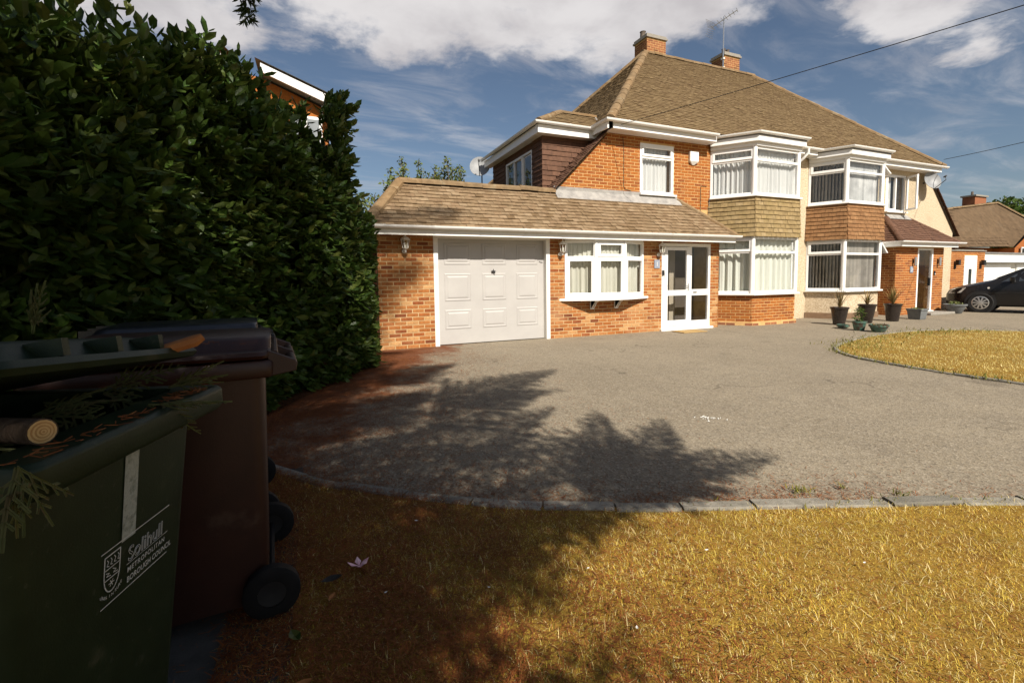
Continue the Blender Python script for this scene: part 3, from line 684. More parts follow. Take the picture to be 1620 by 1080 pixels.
for x in (5.66, 6.30):
    m = MB(); y0 = YE-.012
    m.box(x-.05, x+.05, y0-.02, y0, .60, .80); m.face([(x-.035,y0-.02,.62),(x-.035,y0-.02,.80),(x-.035,y0-.20,.80),(x-.035,y0-.17,.76)])
    for sx in (-.035, .02):
        pts = [(y0-.02,.63),(y0-.05,.63),(y0-.10,.68),(y0-.14,.74),(y0-.20,.765),(y0-.20,.80),(y0-.02,.80)]
        a = [(x+sx, p, q) for p, q in pts]; b = [(x+sx+.015, p, q) for p, q in pts]
        m.face(a); m.face(list(reversed(b)))
        for i in range(len(pts)): m.face([a[i], b[i], b[(i+1)%len(pts)], a[(i+1)%len(pts)]])
    m.build('bow_bracket', MT['upvc_old'], H1)
# front door with side light
m = MB(); y = YE-.008
for b_ in ((7.61,7.69,.05,2.10),(9.07,9.14,.05,2.10),(7.69,9.07,2.02,2.10),(7.69,9.07,.05,.10),(8.46,8.535,.10,2.02),(8.535,9.07,.83,.98),(8.535,9.07,.10,.21)):
    m.box(b_[0], b_[1], y, y+.07, b_[2], b_[3])
DF = m.build('door_frame', MT['upvc'], H1, bevel=.006)
m = MB(); m.box(7.56, 9.20, y-.07, y+.04, .0, .05); m.build('sill', MT['upvc'], DF, bevel=.006)
for (c, d) in ((.21,.83),(.98,2.02)):
    g = MB(); g.box(8.53, 9.075, y+.035, y+.042, c-.01, d+.005); g.build('pane', MT['glass'], DF)
m = MB(); y2 = y-.012
for b_ in ((7.69,7.785,.11,2.01),(8.365,8.455,.11,2.01),(7.785,8.365,1.93,2.01),(7.785,8.365,.84,.97),(7.785,8.365,.11,.24)): m.box(b_[0], b_[1], y2, y2+.06, b_[2], b_[3])
DL = m.build('front_door', MT['upvc'], H1, bevel=.006)
for (c, d) in ((.24,.84),(.97,1.93)):
    g = MB(); g.box(7.78, 8.37, y2+.03, y2+.037, c-.005, d+.005); g.build('pane', MT['glass'], DL)
m = MB(); m.box(8.395,8.425,y2-.015,y2,.95,1.13); m.tube([(8.41,y2-.01,1.07),(8.41,y2-.05,1.07),(8.30,y2-.05,1.07)], .009, 8); m.build('handle', MT['alu'], DL)
m = MB(); m.box(8.58,8.70,y-.008,y,.89,.93); m.build('letterbox', MT['alu'], DF)
m = MB(); m.box(7.615,7.665,y-.03,y,1.33,1.45); m.build('doorbell', MT['black'], DF)
# extension roof: tiles, hips, ridge, fascia, gutter
ZE, ZR, YEV, YR = 2.25, 3.21, 8.52, 9.48
sl_ = Vector((0, YR-YEV, ZR-ZE)); SL = sl_.length; vs = sl_/SL; nn = Vector((1,0,0)).cross(vs)
m = MB(); A, B, Cc, D_ = (.84,YEV,ZE),(9.68,YEV,ZE),(8.66,YR,ZR),(1.62,YR,ZR)
m.face([A,B,Cc,D_]); m.face([(.84,YEV,ZE),(1.62,YR,ZR),(1.62,10.4,2.35),(.84,10.4,2.25)]); m.face([(1.62,YR,ZR),(5.2,YR,ZR),(5.2,10.42,2.35),(1.62,10.42,2.35)])
m.face([(9.68,YEV,ZE),(9.68,9.5,ZE),(8.66,YR,ZR)])
m.box(1.0, 9.5, YEV+.1, YE+.1, 2.16, 2.20)
ER = m.build('extension_roof', MT['roomdark'], H1)
def eclip(t): f = t/SL; return (.0 + .78*f, 8.84 - 1.02*f)
it = tiles_on((.84,YEV-.03,ZE-.005), (1,0,0), vs, nn, SL, eclip, .113, .168, .006, .005)
TV, TF = tile_base(.165, .113, .023)
laid('roof_tile', 'roof_tiling', it, TV, TF, MT['tile_ext'], ER, 300)
it = tiles_on((.80,10.4,2.25), (0,-1,0), Vector((.78,-.94,.96)).normalized()*0 + Vector((.63,0,.776)), Vector((-.776,0,.63)), 1.2, lambda t: (.94*t/1.2, 1.88-.96*t/1.2), .1, .168)
laid('side_tile', 'side_tiling', it, TV, TF, MT['tile_ext'], ER, 0)
it = tiles_on((9.70,YEV,ZE), (0,1,0), Vector((-.73,0,.684)), Vector((.684,0,.73)), 1.38, lambda t: (.96*t/1.38, .97), .1, .168)
laid('end_tile', 'end_tiling', it, TV, TF, MT['tile_ext'], ER, 0)
ridge_run('hip_tile', (.82,YEV-.02,ZE+.03), (1.62,YR,ZR+.05), ER, MT['ridge'], .36, .115)
ridge_run('ridge_tile', (1.60,YR,ZR+.05), (5.05,YR,ZR+.05), ER, MT['ridge'], .42, .115)
ridge_run('hip_tile', (9.70,YEV-.02,ZE+.02), (8.64,YR,ZR+.04), ER, MT['ridge'], .40, .085)
m = MB(); m.face([(5.06,YR-.20,ZR-.155),(8.62,YR-.20,ZR-.155),(8.62,YR-.005,ZR+.06),(5.06,YR-.005,ZR+.06)]); m.face([(5.06,YR-.005,ZR+.06),(8.62,YR-.005,ZR+.06),(8.62,YR-.008,ZR+.14),(5.06,YR-.008,ZR+.14)])
LF = m.build('lead_flashing', MT['lead'], H1); LF.location.z += .03
m = MB(); m.box(.80, 9.60, YEV-.02, YEV+.005, 2.11, 2.24); m.build('fascia', MT['upvc_old'], H1, bevel=.004)
gutter(H1, [(.70,YEV-.085,2.275),(9.70,YEV-.085,2.275)], .056)
m = MB(); m.box(.90,9.5,YEV+.006,YE+.02,2.155,2.165); m.build('soffit', MT['upvc_old'], H1)
# first floor window
fo, O, u, n, Lw = window(H1, (7.47,YM-.005), (8.52,YM-.005), 3.36, 4.58, [(0,1,0,.73,0),(0,1,.73,1,.04)], fw=.07)
curtain(fo, O, u, n, .03, Lw-.12, 3.42, 4.52, MT['curtain_w'], -.13, .017, .10, 5, .2)
# bay
BA = [(9.76,9.50),(10.42,8.68),(12.02,8.68),(12.64,9.50)]
def inset(poly, d):   # move the three faces of a bay outward by d
    out = []; ns = []
    for i in range(3):
        a, b = Vector(poly[i]), Vector(poly[i+1]); e = (b-a).normalized(); ns.append(Vector((e.y, -e.x)))
    a, b = Vector(poly[0]), Vector(poly[3]); out.append(tuple(a + ns[0]*d))
    for i in (1, 2):
        p = Vector(poly[i]); n0, n1 = ns[i-1], ns[i]; k = (n0+n1); out.append(tuple(p + k*(d/(1+n0.dot(n1)))))
    out.append(tuple(b + ns[2]*d)); return out
def faces_of(poly):
    for i in range(3):
        a, b = Vector(poly[i]), Vector(poly[i+1]); L = (b-a).length; e = (b-a)/L; yield i, (a.x, a.y), (e.x, e.y), (e.y, -e.x), L
def bay(H, BA, wallmat, brickmat, tilemat, tlabel, base_bricks, kinds, plinth, seed):
    m = MB(); back = [(BA[3][0], BA[3][1]+.1), (BA[0][0], BA[0][1]+.1)]
    def ring(name, z0, z1, th=.12):      # one closed band round the three faces
        a, b = BA, inset(BA, -th); q = MB(); q.prism(list(a) + list(reversed(b)), z0, z1); return q.build(name, wallmat, H)
    BW = ring('bay_base', 0, .80); ring('bay_band', 2.32, 3.33); ring('bay_head', 4.57, 4.66)
    if base_bricks:
        it = []
        for i, O, u, n, L in faces_of(BA): it += bricks_on(O, u, n, 0.0, L, .105, .80)
        laid('bay_brick', 'bay_brickwork', it, BV, BF, brickmat, BW, 300)
        it = []
        for i, O, u, n, L in faces_of(inset(BA, .045)): it += bricks_on(O, u, n, 0, L, .0, .10, proud=.006)
        laid('plinth_brick', 'plinth_brickwork', it, BV, BF, MT['brick_dark'], BW, 300)
        m = MB(); P = inset(BA, .05); m.prism(P, 0, .098); m.build('bay_plinth', MT['mortar'], BW)
    else:
        m = MB(); P = inset(BA, .03); m.prism(P, 0, plinth); m.build('bay_plinth', MT['plinth'], BW)
    # hung tiles, slightly flared at the foot
    it = []
    for i, O, u, n, L in faces_of(inset(BA, .03)):
        sl = Vector((n[0]*-.05, n[1]*-.05, 1.02)); ln = sl.length; v = sl/ln; uu = Vector((u[0],u[1],0)); nv = Vector((n[0],n[1],.05)).normalized()
        it += tiles_on((O[0]+n[0]*.05, O[1]+n[1]*.05, 2.30), uu, v, nv, ln, lambda t, L=L: (-.03, L+.03), .113, .178, .004, .003)
    tv, tf = tile_base(.172, .113, .026); laid('hung_tile', 'hung_tiling', it, tv, tf, tilemat, BW, 300)
    m = MB(); P = inset(BA, .015); m.prism(P, 3.28, 3.315); m.build('bay_flashing', MT['lead'], BW)
    for (z0, z1, floor) in ((.84,2.30,0),(3.36,4.57,1)):
        P = inset(BA, .02); wins = []
        for i in range(3):
            fo, O, u, n, Lw = window(H, P[i], P[i+1], z0, z1, kinds(i, floor), sill=False, fw=.06)
            wins.append((i, fo, O, u, n, Lw))
            kinds_c(H, seed, i, floor, fo, O, u, n, Lw, z0, z1)
        for p in P[1:3]: m = MB(); m.lathe([(.062,z0),(.062,z1)], (p[0], p[1]+.035, 0), 10); m.build('corner_post', MT['upvc'], H)
        m = MB(); S = inset(BA, .11); m.prism(S, z0-.05, z0-.004); m.build('bay_sill', MT['upvc'], H, bevel=.008)
    m = MB(); S = inset(BA, .07); m.prism(S, 4.572, 4.66); S = inset(BA, .16); m.prism(S, 4.662, 4.80); m.build('bay_fascia', MT['upvc'], H, bevel=.006)
    S = inset(BA, .20); gutter(H, [(*S[0],4.885),(*S[1],4.885),(*S[2],4.885),(*S[3],4.885)], .056)
    m = MB(); S = inset(BA, .17); m.prism(S + [(BA[3][0],9.9),(BA[0][0],9.9)], 4.802, 4.86); m.build('bay_roof', MT['leadgrey'], H)
def kinds_c(H, seed, i, floor, fo, O, u, n, Lw, z0, z1):
    if seed == 1:
        if floor: curtain(fo, O, u, n, .04, Lw-.04, z0+.05, z1-.05, MT['curtain_w'], -.15, .018, .11, 40+i, .2)
        else: curtain(fo, O, u, n, .04, Lw-.04, z0+.02, z1-.04, MT['drape'], -.16, .026, .17, 50+i, .3)
    else:
        blinds(fo, O, u, n, .05, Lw-.05, z0+.03, z1-.05, MT['blind_w'] if (floor and i == 1) else MT['blind'], -.15, .089, .75 if i == 0 else .62)
def k1(i, floor): return [(0,1,0,.73,0),(0,1,.73,1,.045 if i != 1 else 0)]
def k2(i, floor): return [(0,1,0,.72,.0),(0,1,.72,1,.05 if i != 1 else 0)]
bay(H1, BA, MT['mortar'], MT['brick_main'], MT['tile_olive'], '', True, k1, .1, 1)

# ------------------------------------------------------------------ neighbour: rendered house
H2 = thing('rendered_house', (17.5, 9.3, 0), 'cream pebbledash semi with brown tiled bay and red brick porch', 'house')
BB = [(13.62,9.50),(14.08,8.68),(15.70,8.68),(16.42,9.50)]
XR = 26.26
m = MB(); w2 = [(17.38,18.45,3.36,4.56)]
m.box(13.131, 13.64, YM, YM+.25, 0, 4.80); m.build('party_strip', MT['pebble'], H2); m = MB()
for (a, b, c, d) in ((16.40,17.38,0,4.80),(17.38,18.45,0,3.36),(17.38,18.45,4.56,4.80),(18.45,19.0,0,4.80)): m.box(a, b, YM, YM+.25, c, d)
poly = [(19.0,0),(21.46,0),(21.46,2.9),(19.68,4.80),(19.0,4.80)]
m.face([(x,YM,z) for x, z in poly]); m.face([(x,YM+.25,z) for x, z in reversed(poly)])
m.box(21.24, 21.46, YM+.251, 16.8, 0, 2.75); m.box(13.2, 21.2, 16.6, 16.8, 0, 4.8)
H2W = m.build('front_wall', MT['pebble'], H2)
m = MB(); m.box(13.2,21.2,YM+.26,16.5,2.5,2.62); m.box(13.2,21.2,12.6,12.7,0,4.7); m.box(13.132,13.2,YM+.3,16.5,0,4.8); m.box(13.2,19.6,YM+.3,16.5,4.68,4.74); m.build('inner_wall', MT['room'], H2)
bay(H2, BB, MT['pebble'], None, MT['tile_brown'], '', False, k2, .17, 2)
# first floor window with its right casement standing open
fo, O, u, n, Lw = window(H2, (17.38,YM-.005), (18.45,YM-.005), 3.36, 4.56, [(0,.52,0,1,.03),(.52,1,0,1,0)], fw=.06)
curtain(fo, O, u, n, .04, .5, 3.42, 4.5, MT['blind_w'], -.13, .01, .1, 77, .1)
def open_sash(parent, hinge, ang, w, z0, z1):
    hx, hy = hinge; u = (math.cos(ang), math.sin(ang)); n = (u[1], -u[0]); m = MB()
    for b_ in ((0,.055,z0,z1),(w-.055,w,z0,z1),(.055,w-.055,z0,z0+.055),(.055,w-.055,z1-.055,z1)): m.obox(hinge, u, n, b_[0], b_[1], -.025, .025, b_[2], b_[3])
    s = m.build('open_sash', MT['upvc'], parent, bevel=.005); g = MB(); g.obox(hinge, u, n, .05, w-.05, -.004, .004, z0+.05, z1-.05); g.build('pane', MT['glass'], s)
open_sash(fo, (18.43, YM-.05), rad(-118), .48, 3.40, 4.52)
# small top lights of the bay tipped open on the right face
for z0, z1 in ((1.93,2.26),(4.27,4.52)):
    P = inset(BB, .05); a, b = Vector(P[2]), Vector(P[3]); e = (b-a).normalized(); n2 = Vector((e.y,-e.x)); m = MB()
    q = [(a+e*.08, z1), (a+e*.9, z1), (a+e*.9+n2*.16, z0), (a+e*.08+n2*.16, z0)]
    V = [(p.x, p.y, z) for p, z in q]; W_ = [(p.x+n2.x*.035, p.y+n2.y*.035, z-.01) for p, z in q]
    m.hexa([V[3],V[2],W_[2],W_[3],V[0],V[1],W_[1],W_[0]]); m.build('tilted_sash', MT['upvc'], H2)
# porch
PX0, PX1, PY = 16.48, 19.08, 8.65
m = MB(); ph = [(17.62,18.48,.10,2.10)]
wall(m, (0,PY), UX, NF, PX0, PX1, 0, 2.13, ph, .2); m.box(PX0, PX0+.2, PY+.2, YM, 0, 2.13); m.box(PX1-.2, PX1, PY+.2, YM, 0, 2.13)
PW = m.build('porch_wall', MT['mortar'], H2)
it = bricks_on((0,PY), UX, NF, PX0, PX1, .005, 2.12, ph); laid('porch_brick', 'porch_brickwork', it, BV, BF, MT['brick_red'], PW, 300)
it = bricks_on((PX0,YM), (0,-1), (-1,0), 0, YM-PY, .005, 2.12) + bricks_on((PX1,PY), (0,1), (1,0), 0, YM-PY, .005, 2.12); laid('porch_side_brick', 'porch_side_brickwork', it, BV, BF, MT['brick_red'], PW, 0)
m = MB()
for b_ in ((17.62,17.69,.10,2.10),(18.41,18.48,.10,2.10),(17.69,18.41,2.03,2.10)): m.box(b_[0], b_[1], PY-.01, PY+.06, b_[2], b_[3])
m.box(17.58,18.52,PY-.07,PY+.03,.06,.10)
PDF = m.build('porch_door_frame', MT['upvc'], H2, bevel=.006)
g = MB(); g.box(17.685,18.415,PY+.03,PY+.037,.13,2.03); g.build('pane', MT['glass'], PDF)
m = MB(); m.box(18.28,18.34,PY-.03,PY+.02,.9,1.15); m.build('handle', MT['black'], PDF)
m = MB(); m.box(16.68,18.88,PY+.2,YM-.02,.0,.09); m.box(17.55,18.15,YM-.05,YM-.02,.10,.95); m.build('hall_floor', MT['floorin'], H2)
m = MB()
for b_ in ((17.50,17.58,.1,2.0),(18.18,18.26,.1,2.0),(17.58,18.18,1.92,2.0),(17.58,18.18,.95,1.02)): m.box(b_[0], b_[1], YM-.07, YM-.02, b_[2], b_[3])
m.build('inner_door', MT['upvc'], H2)
PRY, PZE, PZT, PYE = 9.48, 2.26, 3.14, 8.42
def lean(H, name, x0, x1, xt0, xt1, ye, yr, ze, zt, mat, budget, rmat, gap=.12):
    v = Vector((0, yr-ye, zt-ze)); L = v.length; v = v/L; nrm = Vector((1,0,0)).cross(v)
    m = MB(); m.face([(x0,ye,ze),(x1,ye,ze),(xt1,yr,zt),(xt0,yr,zt)]); m.face([(x0,yr,ze),(x0,ye,ze),(xt0,yr,zt)]); m.face([(x1,ye,ze),(x1,yr,ze),(xt1,yr,zt)])
    R_ = m.build(name, MT['roomdark'], H)
    it = tiles_on((x0,ye-.03,ze), (1,0,0), v, nrm, L, lambda t: ((xt0-x0)*t/L, (x1-x0)-(x1-xt1)*t/L), .11, .17, .005, .004)
    tv, tf = tile_base(.166, .11, .018); laid('porch_tile', 'porch_tiling', it, tv, tf, mat, R_, budget)
    for s, xa, xb in ((-1,x0,xt0),(1,x1,xt1)):
        w = abs(xb-xa); dz = zt-ze; LL = math.hypot(w, dz); vv = Vector((-s*w/LL, 0, dz/LL)); nn_ = Vector((s*dz/LL, 0, w/LL))
        uu = (0,-1,0) if s < 0 else (0,1,0); OO = (xa, yr, ze) if s < 0 else (xa, ye, ze); D = yr-ye
        cl = (lambda t: (0, D-D*t/LL)) if s < 0 else (lambda t: (D*t/LL, D))
        it = tiles_on(OO, uu, vv, nn_, LL, cl, .11, .17); laid('porch_side_tile', 'porch_side_tiling', it, tv, tf, mat, R_, 0)
    ridge_run('hip_tile', (x0,ye-.02,ze+.03), (xt0,yr,zt+.03), R_, rmat, .30, .08); ridge_run('hip_tile', (x1,ye-.02,ze+.03), (xt1,yr,zt+.03), R_, rmat, .30, .08)
    return R_
lean(H2, 'porch_roof', 16.26, 19.42, 17.42, 18.60, PYE, PRY, PZE, PZT, MT['tile_dark'], 200, MT['tile_dark'])
m = MB(); m.face([(17.4,PRY-.14,PZT-.06),(18.6,PRY-.14,PZT-.06),(18.6,PRY,PZT+.10),(17.4,PRY,PZT+.10)]); o = m.build('lead_flashing', MT['lead'], H2); o.location.z += .02
m = MB(); m.box(16.30,19.38,PYE-.02,PYE+.005,2.12,2.25); m.box(16.28,16.30,PYE,9.45,2.12,2.25); m.box(16.32,19.36,PYE+.01,PY-.005,2.13,2.145); m.build('porch_fascia', MT['upvc'], H2, bevel=.005)
gutter(H2, [(16.19,9.45,2.28),(16.19,PYE-.08,2.28),(19.62,PYE-.08,2.28)], .055)
# narrow pale window right of the porch
window(H2, (19.72,YM-.005), (20.12,YM-.005), .75, 2.15, [(0,1,0,1,0)], fw=.06, sill_out=.06)

# ------------------------------------------------------------------ the two main roofs
ZV, YV, XL, ZP, YP = 4.90, 9.18, 6.36, 8.86, 13.3
AX, BX = 10.63, 15.63; XR2 = 19.95
sv = Vector((0, YP-YV, ZP-ZV)); SL2 = sv.length; v2 = sv/SL2; n2_ = Vector((1,0,0)).cross(v2)
YB = 2*YP - YV
tv, tf = tile_base(.162, .1, .015)
m = MB(); m.face([(XL,YV,ZV),(13.13,YV,ZV),(13.13,YP,ZP),(AX,YP,ZP)]); m.face([(XL,YB,ZV),(XL,YV,ZV),(AX,YP,ZP)]); m.face([(13.13,YB,ZV),(XL,YB,ZV),(AX,YP,ZP),(13.13,YP,ZP)])
dz = .05
R1 = m.build('main_roof', MT['roomdark'], H1)
it = tiles_on((XL,YV-.04,ZV), (1,0,0), v2, n2_, SL2, lambda t: ((AX-XL)*t/SL2, 13.13-XL), .1, .165, .004, .004); laid('main_tile', 'main_tiling', it, tv, tf, MT['tile'], R1, 0)
# left hip plane with the long slope below it (down beside the dormer)
hv = Vector((AX-XL, 0, ZP-ZV)); hl = hv.length; hv = hv/hl; hn = Vector((-hv.z, 0, hv.x))
it = tiles_on((XL-.03,YB,ZV), (0,-1,0), hv, hn, hl, lambda t: ((YB-YP)*t/hl, (YB-YV)-(YP-YV)*t/hl), .1, .165); laid('hip_side_tile', 'hip_side_tiling', it, tv, tf, MT['tile'], R1, 0)
cv = Vector((1, 0, 1)).normalized(); cn = Vector((-cv.z, 0, cv.x)); cl_ = 2.35
m = MB(); CO = (4.86, YB, 3.05); m.face([(4.86,YM-.06,3.05),(6.5,YM-.06,4.69),(6.5,YB,4.69),(4.86,YB,3.05)]); m.build('catslide_deck', MT['roomdark'], R1)
it = tiles_on((4.80,YB,3.03), (0,-1,0), cv, cn, cl_, lambda t: (0, YB-(YM-.12)), .1, .165, .02, .006); laid('catslide_tile', 'catslide_tiling', it, tv, tf, MT['tile_dark'], R1, 0)
ridge_run('hip_tile', (XL-.02,YV-.04,ZV+.02), (AX,YP,ZP+.04), R1, MT['ridge'], .45, .12); ridge_run('hip_tile', (XL,YB,ZV), (AX,YP,ZP+.04), R1, MT['ridge'], .45, .12)
ridge_run('ridge_tile', (AX-.1,YP,ZP+.04), (13.13,YP,ZP+.04), R1, MT['ridge'], .45, .11)
m = MB(); m.face([(13.131,YV,ZV),(XR2,YV,ZV),(BX,YP,ZP),(13.131,YP,ZP)]); m.face([(XR2,YV,ZV),(XR2,YB,ZV),(BX,YP,ZP)]); m.face([(XR2,YB,ZV),(13.131,YB,ZV),(13.131,YP,ZP),(BX,YP,ZP)])
m.face([(19.6,YM-.06,4.79),(21.62,YM-.06,2.62),(21.62,YB,2.62),(19.6,YB,4.79)])
R2 = m.build('main_roof', MT['roomdark'], H2)
it = tiles_on((13.131,YV-.04,ZV), (1,0,0), v2, n2_, SL2, lambda t: (0, (XR2-13.131)-(XR2-BX)*t/SL2), .1, .165, .004, .004); laid('main_tile', 'main_tiling', it, tv, tf, MT['tile'], R2, 0)
hv2 = Vector((-(XR2-BX), 0, ZP-ZV)); hl2 = hv2.length; hv2 /= hl2; hn2 = Vector((hv2.z, 0, -hv2.x))
it = tiles_on((XR2+.03,YV,ZV), (0,1,0), hv2, hn2, hl2, lambda t: ((YP-YV)*t/hl2, (YB-YV)-(YB-YP)*t/hl2), .1, .165); laid('hip_side_tile', 'hip_side_tiling', it, tv, tf, MT['tile'], R2, 0)
rv = Vector((-2.02, 0, 2.17)).normalized(); rn = Vector((rv.z, 0, -rv.x))
it = tiles_on((21.66,YM-.12,2.60), (0,1,0), rv, rn, 2.95, lambda t: (0, YB-YM), .1, .165, .02, .006); laid('catslide_tile', 'catslide_tiling', it, tv, tf, MT['tile_dark'], R2, 0)
ridge_run('hip_tile', (XR2+.02,YV-.04,ZV+.02), (BX,YP,ZP+.04), R2, MT['ridge'], .45, .11); ridge_run('ridge_tile', (13.14,YP,ZP+.04), (BX+.1,YP,ZP+.04), R2, MT['ridge'], .45, .11)
# eaves
def eaves(H, x0, x1, name='eaves'):
    m = MB(); m.box(x0, x1, YV-.015, YV+.005, 4.72, 4.86); m.box(x0, x1, YV+.006, YM-.002, 4.72, 4.735); m.build('fascia', MT['upvc'], H, bevel=.004)
eaves(H1, 6.45, 9.62); eaves(H1, 12.70, 13.12); eaves(H2, 13.14, 13.5); eaves(H2, 16.5, 19.85)
gutter(H1, [(6.22,9.95,4.88),(6.25,9.10,4.90),(9.60,9.10,4.89)], .058); gutter(H2, [(12.62,9.10,4.89),(13.62,9.10,4.89)], .058); gutter(H2, [(16.42,9.10,4.89),(20.05,9.10,4.90)], .058)
m = MB(); m.box(6.28,6.32,9.15,10.0,4.70,4.85); m.build('fascia', MT['upvc'], H1)
# white downpipe between the bays
m = MB(); m.tube([(12.98,9.08,4.84),(12.98,9.08,4.74),(12.92,9.20,4.58),(12.86,9.42,4.42),(12.86,9.42,4.2)], .036, 10)
m.tube([(12.86,9.42,4.2),(12.86,9.42,.10),(12.86,9.36,.03)], .036, 10); DP = m.build('downpipe', MT['upvc'], H2)
for z in (.9, 2.3, 3.6):
    m = MB(); m.lathe([(.044,0),(.044,.05)], (12.86,9.42,z), 12); m.box(12.80,12.92,9.44,9.50,z+.01,z+.04); m.build('pipe_clip', MT['upvc'], DP)
# strip of wall between the bays on the brick house side
m = MB(); m.box(12.62,13.129,YM,YM+.25,0,4.8); m.build('party_pier', MT['pebble'], H1)
# mortar fillet where bay tiles meet brick
m = MB()
for k in range(14): z = 2.34+k*.072; m.box(9.70,9.75+random.uniform(0,.02),YM-.035,YM-.004,z,z+.068)
m.build('tile_fillet', MT['lead'], H1)
# chimneys
def chimney(H, x0, x1, y0, y1, z0, z1, pots):
    m = MB(); m.box(x0, x1, y0, y1, z0, z1); c = m.build('chimney', MT['mortar'], H)
    it = bricks_on((0,y0), UX, NF, x0, x1, z0, z1) + bricks_on((x0,y1), (0,-1), (-1,0), 0, y1-y0, z0, z1) + bricks_on((x1,y0), (0,1), (1,0), 0, y1-y0, z0, z1)
    laid('chimney_brick', 'chimney_brickwork', it, BV, BF, MT['brick_dark'], c, 0)
    m = MB(); m.box(x0-.05, x1+.05, y0-.05, y1+.05, z1, z1+.06); m.box(x0-.02, x1+.02, y0-.02, y1+.02, z1+.071, z1+.13); m.build('chimney_cap', MT['stone'], c)
    for (a, b, r, h) in pots:
        m = MB(); m.lathe([(r*1.1,0),(r,.04),(r*.92,h-.04),(r*1.12,h)], (a, b, z1+.12), 12); m.build('chimney_pot', MT['terracotta'], c)
chimney(H1, 10.98, 11.80, 13.62, 14.30, 8.0, 9.62, [(11.10,14.0,.10,.24)])
chimney(H2, 14.60, 15.38, 13.62, 14.25, 8.0, 9.62, [(14.85,13.9,.07,.25),(15.05,13.9,.07,.25)])
# dormer on the long slope
DX, DY0, DY1, DZ = 5.05, 10.0, 13.25, 4.62
m = MB(); wd = [(.78,2.65,.0,1.12)]
m.box(DX, 6.9, DY0, DY0+.12, 3.0, 4.75)
wl_z0, wl_z1 = 3.32, 4.46
m.box(DX, DX+.12, DY0+.121, 10.55, 2.9, 4.75); m.box(DX, DX+.12, 12.25, DY1, 2.9, 4.75); m.box(DX, DX+.12, 10.55, 12.25, 4.46, 4.75); m.box(DX, DX+.12, 10.55, 12.25, 2.9, 3.3); m.box(DX+.12, 6.9, DY1-.12, DY1, 2.9, 4.75)
DW = m.build('dormer', MT['tile_dark'], H1)
tvd, tfd = tile_base(.262, .118, .02)
it = tiles_on((DX-.02,DY0,3.02), (1,0,0), (0,0,1), (0,-1,0), 1.62, lambda t: (0, max(.0, min(1.5, .02+ (3.02+t) - 3.24 - .08))), .118, .265, .004, .003)
it += tiles_on((DX,10.55,3.02), (0,-1,0), (0,0,1), (-1,0,0), 1.62, lambda t: (0, .57), .118, .265, .004, .003)
it += tiles_on((DX,DY1,3.02), (0,-1,0), (0,0,1), (-1,0,0), 1.62, lambda t: (0, 1.0), .118, .265, .004, .003)
laid('cladding_tile', 'cladding', it, tvd, tfd, MT['tile_dark'], DW, 300)
fo, O, u, n, Lw = window(H1, (DX-.015,12.25), (DX-.015,10.55), 3.30, 4.46, [(0,.34,0,1,0),(.34,.67,0,1,.02),(.67,1,0,1,0)], sill=True, fw=.055)
m = MB(); m.box(DX+.4, DX+.44, 10.3, 12.6, 3.1, 4.6); m.build('dormer_room', MT['roomdark'], H1)
m = MB(); a = .22
m.box(DX-a, DX-a+.025, DY0-a, DY1+.2, 4.63, 4.82); m.box(DX-a+.026, 6.55, DY0-a, DY0-a+.025, 4.63, 4.82); m.box(DX-a+.026, DX, DY0-a+.026, DY1+.2, 4.635, 4.65); m.box(DX+.001, 6.4, DY0-a+.026, DY0, 4.635, 4.65)
m.build('dormer_fascia', MT['upvc'], H1, bevel=.005)
gutter(H1, [(DX-a-.06,DY1+.25,4.87),(DX-a-.06,DY0-a-.06,4.87),(6.46,DY0-a-.06,4.86)], .055)
# dormer roof: hipped front, ridge running back into the main slope
E0, E1, Rz = (DX-a, DY0-a, 4.87), (DX-a, DY1+.2, 4.87), 5.32
RA, RB = (5.70,10.34,Rz), (6.72,10.34,Rz)
m = MB(); m.face([E0,(6.50,DY0-a,4.87),RB,RA]); m.face([E1,E0,RA,(5.70,DY1-.5,Rz)]); m.face([(5.70,DY1-.5,Rz),RA,RB,(6.9,DY1-.5,Rz)])
DR = m.build('dormer_roof', MT['leadgrey'], H1)
dv = Vector((0, RA[1]-E0[1], Rz-4.87)); dl = dv.length; dv /= dl; dn = Vector((1,0,0)).cross(dv)
it = tiles_on((E0[0],E0[1]-.03,E0[2]), (1,0,0), dv, dn, dl, lambda t: (.87*t/dl, 1.67+.22*t/dl), .1, .165)
dv2 = Vector((.87,0,.45)).normalized(); dn2 = Vector((-dv2.z,0,dv2.x))
it += tiles_on((E1[0]-.03,E1[1],E1[2]), (0,-1,0), dv2, dn2, .97, lambda t: (.6*t, 3.67-.56*t/.97), .1, .165)
laid('dormer_roof_tile', 'dormer_roof_tiling', it, tv, tf, MT['tile'], DR, 0)
ridge_run('dormer_hip_tile', (E0[0],E0[1],E0[2]+.04), (RA[0],RA[1],Rz+.04), DR, MT['ridge'], .4, .09); ridge_run('dormer_ridge_tile', (RA[0],RA[1],Rz+.04), (RB[0],RB[1],Rz+.04), DR, MT['ridge'], .4, .08)
m = MB(); m.tube([(6.70,10.3,Rz+.02),(6.55,DY0-a,4.90)], .02, 6); m.build('lead_edge', MT['lead'], DR)

